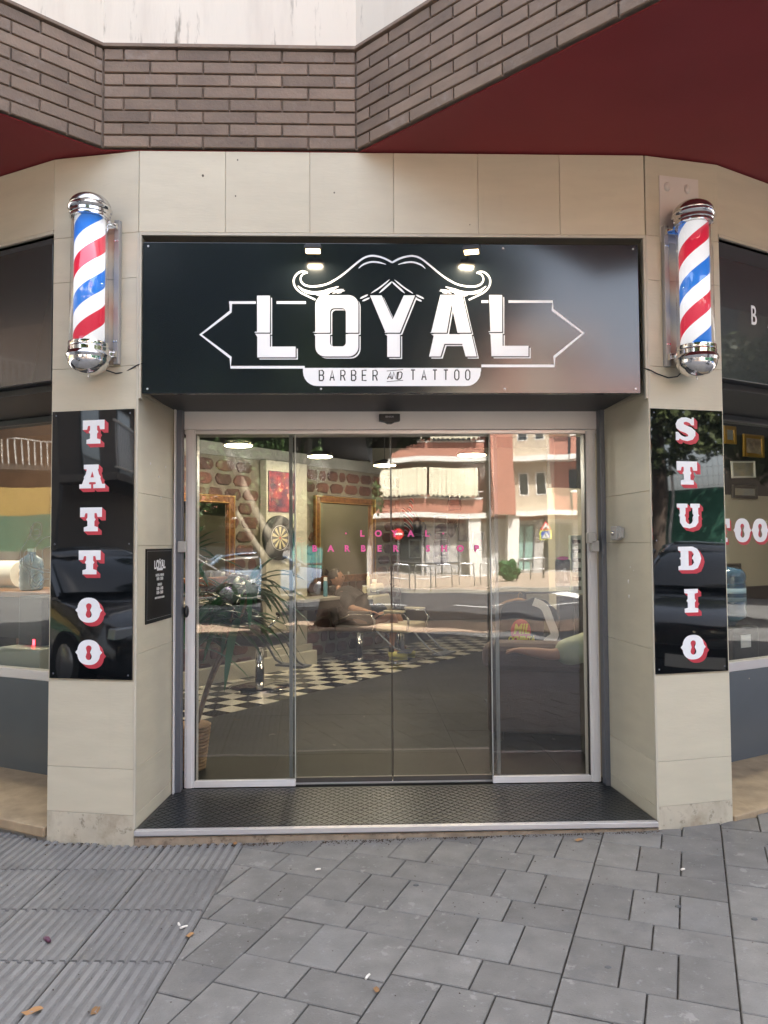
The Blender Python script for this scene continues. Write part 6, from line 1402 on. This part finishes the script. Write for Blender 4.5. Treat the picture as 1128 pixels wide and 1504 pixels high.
# --- trees
m_bark = mat('pale_bark', (.42, .37, .28), .9, col2=(.20, .17, .13), vs=5, bump=.6, bs=14, stretch=(1, 1, .4)); m_bark2 = mat('dark_bark', (.11, .08, .06), .9, col2=(.06, .045, .035), vs=5, bump=.8, bs=10)
def leafmat(n, c): return mat(n, c, .55, objvar=0, col2=tuple(x*1.9 for x in c), vs=3, spec=.3)
m_lf = [leafmat('plane_leaf', (.030, .055, .014)), leafmat('olive_leaf', (.045, .058, .020))]
def foliage(blobs, n, size, m, parent, seed):
    r = np.random.default_rng(seed); V_ = []; 
    tot = sum(b[3]**2 for b in blobs)
    pts = []
    for (x, y, z, rad) in blobs:
        k = int(n*rad*rad/tot); d = r.normal(size=(k, 3)); d /= np.linalg.norm(d, axis=1)[:, None]; q = np.array((x, y, z))+d*rad*(r.uniform(.35, 1, (k, 1))**.5)*np.array((1, 1, .8)); pts.append(q)
    c = np.concatenate(pts); k = len(c); a = r.normal(size=(k, 3)); a /= np.linalg.norm(a, axis=1)[:, None]; b = np.cross(a, r.normal(size=(k, 3))); b /= np.linalg.norm(b, axis=1)[:, None]; s = size*r.uniform(.6, 1.3, (k, 1))
    vv = np.stack([c-a*s, c+b*s*.55, c+a*s, c-b*s*.55], 1).reshape(-1, 3); I = np.array(WM[parent.name].inverted()); vv = vv@I[:3, :3].T+I[:3, 3]
    me = bpy.data.meshes.new('crown'); me.from_pydata(vv.tolist(), [], np.arange(k*4).reshape(-1, 4).tolist()); me.materials.append(m); return link('crown', me, parent)
def tree(lab, base, stems, blobs, n, mbk, mlf, seed, size=.085):
    t = thing('tree', lab, 'tree', base)
    for st_ in stems:
        pts = smooth_line([p[:3] for p in st_], 4); rs = [p[3] for p in st_]; N_ = len(pts); rr_ = [float(np.interp(i/(N_-1), np.linspace(0, 1, len(rs)), rs)) for i in range(N_)]
        mb = MB(); mb.tube([Vector(base)+Vector(p) for p in pts], rr_, 12); mb.build('trunk' if st_ is stems[0] else 'limb', mbk, t, world=True, smooth=True)
    foliage([(base[0]+x, base[1]+y, base[2]+z, r) for x, y, z, r in blobs], n, size, mlf, t, seed); return t
def vy(px, D, py=799): d = ray(px, py); p = CAMP+d*(D/d.y); return p.x, 1.34-p.y
x_, y_ = vy(400, 13.2)
tree('pale barked street tree with several stems, reflected in the left door pane', (x_, y_, -.03), [[(0, 0, 0, .20), (-.02, 0, .8, .17), (.05, 0, 1.5, .15), (.25, 0, 2.2, .12), (.38, 0, 3.2, .10), (.45, .1, 5, .06)], [(.2, 0, 2.0, .10), (.55, .05, 2.8, .08), (.75, .1, 4.4, .05)], [(.05, 0, 1.5, .09), (-.5, .1, 2.5, .07), (-1.2, 0, 4.0, .04)], [(.0, 0, 1.1, .07), (-.75, -.1, 2.2, .05), (-1.5, -.2, 3.3, .04)]],
     [(-.8, 0, 4.6, 1.3), (.6, 0, 5.0, 1.5), (.2, .8, 6.2, 1.5), (-1.5, -.5, 5.8, 1.4), (1.3, -.3, 6.3, 1.3), (-2.2, .3, 4.4, .9), (-1.0, .4, 3.9, .9), (.6, .5, 3.9, .75), (-.2, -.4, 3.85, .7)], 19000, m_bark, m_lf[0], 3)
x_, y_ = vy(505, 14.0)
tree('thick dark trunked street tree, reflected in the middle door pane', (x_, y_, -.03), [[(0, 0, 0, .62), (0, 0, .5, .46), (.02, 0, 1.3, .42), (.05, 0, 2.4, .44), (0, .1, 4, .36), (.1, 0, 6, .2)], [(0, 0, 2.3, .25), (.9, 0, 3.6, .18), (1.6, .2, 5, .1)]],
     [(0, 0, 4.6, 1.5), (1.5, .2, 4.7, 1.1), (.8, .4, 6, 1.8), (-1.3, 0, 5.4, 1.5), (2.1, 0, 5.9, 1.2), (0, 0, 7.4, 1.6), (.6, -.4, 3.8, .75), (1.0, -.2, 3.9, .75), (-.6, .2, 3.9, .8)], 24000, m_bark2, m_lf[0], 4)
x_, y_ = vy(250, 15.5)
tree('street tree farther left on the near pavement, reflected beside the left pier', (x_, y_, -.03), [[(0, 0, 0, .20), (.1, 0, 1.5, .16), (.2, 0, 3, .12), (.2, 0, 5, .07)]], [(0, 0, 4.8, 1.6), (-1.6, 0, 5.2, 1.4), (1.3, 0, 5.6, 1.3), (0, 0, 6.8, 1.5), (-3.0, .4, 5.6, 1.4)], 12000, m_bark, m_lf[0], 5)
tree('leafy tree standing by the green hoarding at the right', (9.6, -8.0, -.03), [[(0, 0, 0, .2), (0, 0, 2, .16), (.1, 0, 4, .1)]], [(0, 0, 4.0, 1.5), (-1.0, 0, 4.4, 1.2), (1.6, .3, 4.4, 1.5), (.3, 0, 5.6, 1.4)], 12000, m_bark2, m_lf[1], 6)
tree('broad tree beyond the green hoarding at the right', (15, -4.0, -.03), [[(0, 0, 0, .2), (0, 0, 2, .16), (.1, 0, 4, .1)]], [(0, 0, 4.2, 1.8), (-1.5, 0, 4.4, 1.5), (1.6, .3, 5.0, 1.8), (0, 2, 4.6, 1.6), (0, -2.5, 4.6, 1.6)], 12000, m_bark2, m_lf[1], 8, .11)
tree('tree on the far pavement left of the pink block', (-9.5, -24, -.03), [[(0, 0, 0, .2), (0, 0, 2, .16), (.1, 0, 4, .1)]], [(0, 0, 5.0, 2.2), (-2, 0, 5.5, 1.8), (2, .3, 5.0, 1.6), (.3, 0, 7, 1.8)], 9000, m_bark2, m_lf[0], 9, .14)
# --- bike racks, signs, cars, shrub
m_steel = mat('galvanised_steel', (.45, .46, .47), .35, .8)
def rack(px, lab):
    x, y = vy(px, 24+max(0, px-600)*.036); t = thing('bike_rack', lab, 'bike rack', (x, y, -.02), 'steel hoop bike racks across the street'); mb = MB(); mb.tube([(-.42, 0, 0), (-.42, 0, .68)]+[(-.42+.1*(1-cos(a)), 0, .68+.1*sin(a)) for a in (.5, 1.0, 1.57)]+[(.42-.1*(1-cos(a)), 0, .68+.1*sin(a)) for a in (1.57, 1.0, .5)]+[(.42, 0, .68), (.42, 0, 0)], .028, 8); t.scale.x = .62; mb.build('hoop', m_steel, t, smooth=True); mb = MB(); mb.tube([(-.4, 0, .35), (.4, 0, .35)], .018, 8); mb.build('crossbar', m_steel, t)
for px, lb in ((590, 'leftmost of the hoop bike racks across the street'), (623, 'second hoop bike rack from the left across the street'), (653, 'third hoop bike rack from the left across the street'), (685, 'hoop bike rack left of the dark shrub across the street'), (715, 'hoop bike rack just beside the dark shrub across the street'), (768, 'hoop bike rack right of the dark shrub across the street'), (788, 'rightmost hoop bike rack beside the crossing sign pole')): rack(px, lb)
x_, y_ = vy(745, 28.3); sh_ = thing('shrub', 'dark bushy shrub among the bike racks across the street', 'shrub', (x_, y_, -.02)); foliage([(x_, y_, .22, .26), (x_+.22, y_, .35, .2), (x_-.22, y_, .32, .2), (x_+.05, y_, .58, .18), (x_-.3, y_, .6, .10)], 700, .13, m_dr, sh_, 12)
for q in ((0, 0), (.25, .1)): mb = MB(); mb.tube([(q[0], q[1], 0), (q[0]*1.3, q[1], .7)], .03, 6); mb.build('stem', m_bark2, sh_)
# crossing signs
def facing(x, y): return Matrix.Translation((x, y, -.02)) @ Matrix.Rotation(pi, 4, 'Z')   # faces +y
x_, y_ = vy(797, 31); t = thing('road_sign', 'pole with speed bump triangle above a pedestrian crossing square on yellow, across the street', 'road sign', facing(x_, y_))
m_sred = mat('sign_red', (.60, .03, .03), .5); m_sblue = mat('sign_blue', (.02, .07, .35), .5); m_syel = mat('sign_yellow', (.55, .60, .05), .5)
SB = Matrix.Translation((0, 0, 1.50-.82*.55)) @ Matrix.Diagonal((.55, 1, .55, 1)); SG = SB @ UPR
mb = MB(); mb.tube([(0, .03, 0), (0, .03, 2.5)], .035, 10); mb.build('pole', m_black, t)
mb = MB(); mb.prism([(-.40, 1.55), (.40, 1.55), (0, 2.25)], 0, .02, M=SG); mb.build('triangle', m_sred, t); mb = MB(); mb.prism([(-.26, 1.63), (.26, 1.63), (0, 2.09)], .021, .025, M=SG); mb.build('triangle_face', m_slab, t); mb = MB(); mb.prism([(-.16, 1.67), (.16, 1.67), (.06, 1.76), (-.06, 1.76)], .026, .029, M=SG); mb.build('bump_symbol', m_blackm, t)
mb = MB(SB); mb.box(-.42, .42, -.02, 0, .82, 1.52); mb.build('square_board', m_syel, t); mb = MB(SB); mb.box(-.31, .31, -.026, -.021, .88, 1.46); mb.build('blue_panel', m_sblue, t); mb = MB(); mb.prism([(-.25, .94), (.25, .94), (0, 1.40)], .027, .031, M=SG); mb.build('white_triangle', m_slab, t)
mb = MB()
for pts, w in (([(0, 1.28), (0, 1.12)], .06), ([(0, 1.12), (-.09, .98)], .04), ([(0, 1.12), (.09, .98)], .04)): strip(mb, stroke(pts, w, 0), .032, .034, M=SG)
mb.build('walker_symbol', m_blackm, t)
def noentry(px, D, py, lab):
    x, y = vy(px, D); z = 1.45-(py-799)/1130*D; t = thing('road_sign', lab, 'road sign', facing(x, y)); mb = MB(); mb.tube([(0, .03, 0), (0, .03, z+.2)], .03, 8); mb.build('pole', m_steel, t); mb = MB(UPR); mb.lathe([(.25, 0), (.25, .02), (0, .02)], 28, M=Matrix.Translation((0, z+.02, 0))); mb.build('disc', m_sred, t); mb = MB(); mb.box(-.19, .19, -.026, -.0205, z-.03, z+.07); mb.build('white_bar', m_slab, t)
noentry(584, 33, 786, 'round red no entry sign reflected in the right middle door leaf'); noentry(443, 30, 786, 'round red no entry sign reflected at the left of the framed mirror')
# cars
m_tyre = mat('tyre', (.012, .012, .012), .8); m_rim = mat('wheel_rim', (.35, .35, .36), .3, .8); m_cgl = mat('car_glass', (.01, .012, .014), .05, spec=.8)
def car(M, col, lab, nm):
    mp_ = mat(nm, col, .25, coat=1.0, spec=.6); t = thing('parked_car', lab, 'car', M, 'cars parked along the street')
    prof = [(-2.1, .35), (-2.12, .62), (-2.0, .78), (-1.25, .92), (-.75, .97)]
    def sec(x, zt, zb, w): return [(x, w*c, z) for c, z in ((-1, zb+.1), (-1, (zb+zt)/2+.02), (-.9, zt-.03), (-.7, zt), (.7, zt), (.9, zt-.03), (1, (zb+zt)/2+.02), (1, zb+.1), (.85, zb), (-.85, zb))]
    rings = [sec(x, zt, .22, w) for x, zt, w in ((-2.12, .55, .66), (-2.08, .70, .76), (-1.9, .80, .84), (-1.3, .90, .88), (-.9, .97, .89), (.2, .97, .89), (1.3, .97, .88), (1.8, .95, .85), (2.02, .88, .80), (2.1, .6, .74))]
    mb = MB(); mb.loft([r[::-1] for r in rings]); mb.build('body', mp_, t, autosm=50, bevel=.02)
    rf = [sec(x, zt, .9, w) for x, zt, w in ((-1.0, .96, .80), (-.35, 1.36, .66), (.1, 1.44, .64), (.9, 1.42, .63), (1.5, 1.30, .64), (1.9, .98, .76))]
    mb = MB(); mb.loft([[(x, y, max(z, .93)) for x, y, z in r][::-1] for r in rf]); mb.build('cabin_glass', m_cgl, t, autosm=60)
    mb = MB(); mb.loft([[(x, y*1.01, z+dz) for x, y, z in ((x, -.6, zt-.02), (x, -.45, zt+.012), (x, .45, zt+.012), (x, .6, zt-.02), (x, .5, zt-.05), (x, -.5, zt-.05))] for x, zt, dz in ((-.33, 1.36, 0), (.1, 1.44, .01), (.9, 1.42, .01), (1.45, 1.31, .01))]); mb.build('roof', mp_, t, smooth=True)
    mb = MB()
    for s in (-1, 1): mb.tube([(-1.0, s*.80, .95), (-.35, s*.64, 1.37)], .03, 6); mb.tube([(.35, s*.84, .95), (.35, s*.63, 1.42)], .03, 6); mb.tube([(1.9, s*.76, .96), (1.48, s*.62, 1.32)], .05, 6)
    mb.build('pillars', mp_, t, kind='stuff')
    for x in (-1.3, 1.3):
        for s in (-1, 1):
            W_ = Matrix.Translation((x, s*.80, .31)) @ Matrix.Rotation(pi/2*s*-1, 4, 'X'); mb = MB(W_); mb.lathe([(.2, -.1), (.31, -.1), (.32, 0), (.31, .1), (.2, .1)], 22); w = mb.build('wheel', m_tyre, t, autosm=40); mb = MB(W_); mb.lathe([(.2, .09), (.19, .1), (.05, .105), (0, .11)], 18); mb.build('rim', m_rim, w, smooth=True)
    for s in (-1, 1):
        mb = MB(); mb.loft([[(x+.0, s*.62+dy, .66+dz) for dy, dz in ((-.17, -.05), (.17, -.03), (.15, .07), (-.15, .05))] for x in (-2.09, -1.95)]); mb.build('headlight', mat('headlamp_glass', (.55, .58, .60), .1, spec=.9), t, bevel=.01)
        mb = MB(); mb.box(2.0, 2.1, s*.62-.14, s*.62+.14, .66, .80); mb.build('tail_light', m_sred, t, bevel=.01)
        mb = MB(); mb.box(-.75, -.58, s*.88-.08*(s < 0), s*.88+.08*(s > 0)+.02, .95, 1.07); mb.build('mirror', mp_, t, bevel=.02)
    mb = MB(); mb.box(-2.135, -2.10, -.45, .45, .36, .50); mb.build('grille', m_blackm, t, bevel=.01); mb = MB(); mb.box(-2.15, -2.136, -.26, .26, .30, .41); mb.build('number_plate', m_slab, t)
    return t
car(Matrix.Translation((-5.3, -4.1, -.04)) @ Matrix.Rotation(radians(200), 4, 'Z'), (.018, .020, .024), 'dark grey car parked at the left beside the shop, reflected in the TATTOO sign', 'car_dark_grey')
car(Matrix.Translation((6.0, -3.5, -.02)) @ Matrix.Rotation(radians(-35), 4, 'Z'), (.008, .010, .016), 'black car parked at the right, reflected in the STUDIO sign', 'car_black')
x_, y_ = vy(455, 23.0); car(Matrix.Translation((x_-1.2, y_, -.14)) @ Matrix.Rotation(radians(165), 4, 'Z'), (.15, .21, .29), 'pale blue car across the road, reflected at the left of the framed mirror', 'car_pale_blue')
x_, y_ = vy(310, 21.0); car(Matrix.Translation((x_-1.0, y_-1, -.14)) @ Matrix.Rotation(radians(175), 4, 'Z'), (.13, .13, .14), 'grey car across the road, reflected in the left door pane', 'car_grey')
car(Matrix.Translation((10.5, -1.8, -.03)) @ Matrix.Rotation(radians(20), 4, 'Z'), (.03, .06, .16), 'dark blue car parked far right beside the shop', 'car_dark_blue')

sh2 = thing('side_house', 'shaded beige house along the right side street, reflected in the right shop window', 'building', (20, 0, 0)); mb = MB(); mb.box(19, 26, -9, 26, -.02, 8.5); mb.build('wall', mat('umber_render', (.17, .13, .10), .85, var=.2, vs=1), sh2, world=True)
for f in range(3):
    for k in range(8): mb = MB(); mb.box(18.95, 19, -7+k*3.6, -5.6+k*3.6, .9+f*2.7, 2.5+f*2.7); mb.build('window', m_dwin, sh2, world=True)

for k_, (X_, Y_) in enumerate(((-6.2, -23.2), (-3.2, -22.6), (-.9, -23.6))):
    tree(('tree on the far pavement, second from the left of the row', 'tree on the far pavement, third of the row, behind the road', 'rightmost tree of the row on the far pavement, left of the bike racks')[k_], (X_, Y_, -.03), [[(0, 0, 0, .16), (.05, 0, 1.2, .13), (0, 0, 3, .1)]],
         [(0, 0, 3.2, 1.7), (-.9, .3, 4.6, 1.6), (.5 if k_ < 2 else -.2, .2, 5.2, 1.5), (0, 0, 6.6, 1.5), (-.6, 0, 2.1, .9)], 9000, m_bark2, m_lf[0], 20+k_, .13)

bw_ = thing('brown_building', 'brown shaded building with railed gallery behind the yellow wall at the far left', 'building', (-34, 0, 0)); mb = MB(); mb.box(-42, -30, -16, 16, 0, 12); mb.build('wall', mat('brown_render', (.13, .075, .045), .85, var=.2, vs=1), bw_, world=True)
for z in (4.6, 7.4): mb = MB(); mb.box(-30, -28.6, -16, 16, z-.2, z); mb.build('gallery', m_shadefac, bw_, world=True)
for z in (4.6, 7.4):
    mb = MB(); mb.box(-28.7, -28.64, -16, 16, z+.95, z+1.0)
    for k in range(150): mb.box(-28.69, -28.65, -16+k*.21, -15.96+k*.21, z, z+.95)
    mb.build('railing', m_slab, bw_, world=True)
tree('leafy tree on the pavement along the right side street', (13.2, .6, -.03), [[(0, 0, 0, .16), (.05, 0, 1.6, .13), (0, 0, 3, .1)]], [(0, 0, 3.6, 1.3), (.2, 1.2, 4.2, 1.3), (-.2, -1.2, 4.2, 1.2), (0, 0, 5.4, 1.4)], 9000, m_bark, m_lf[1], 31, .10)
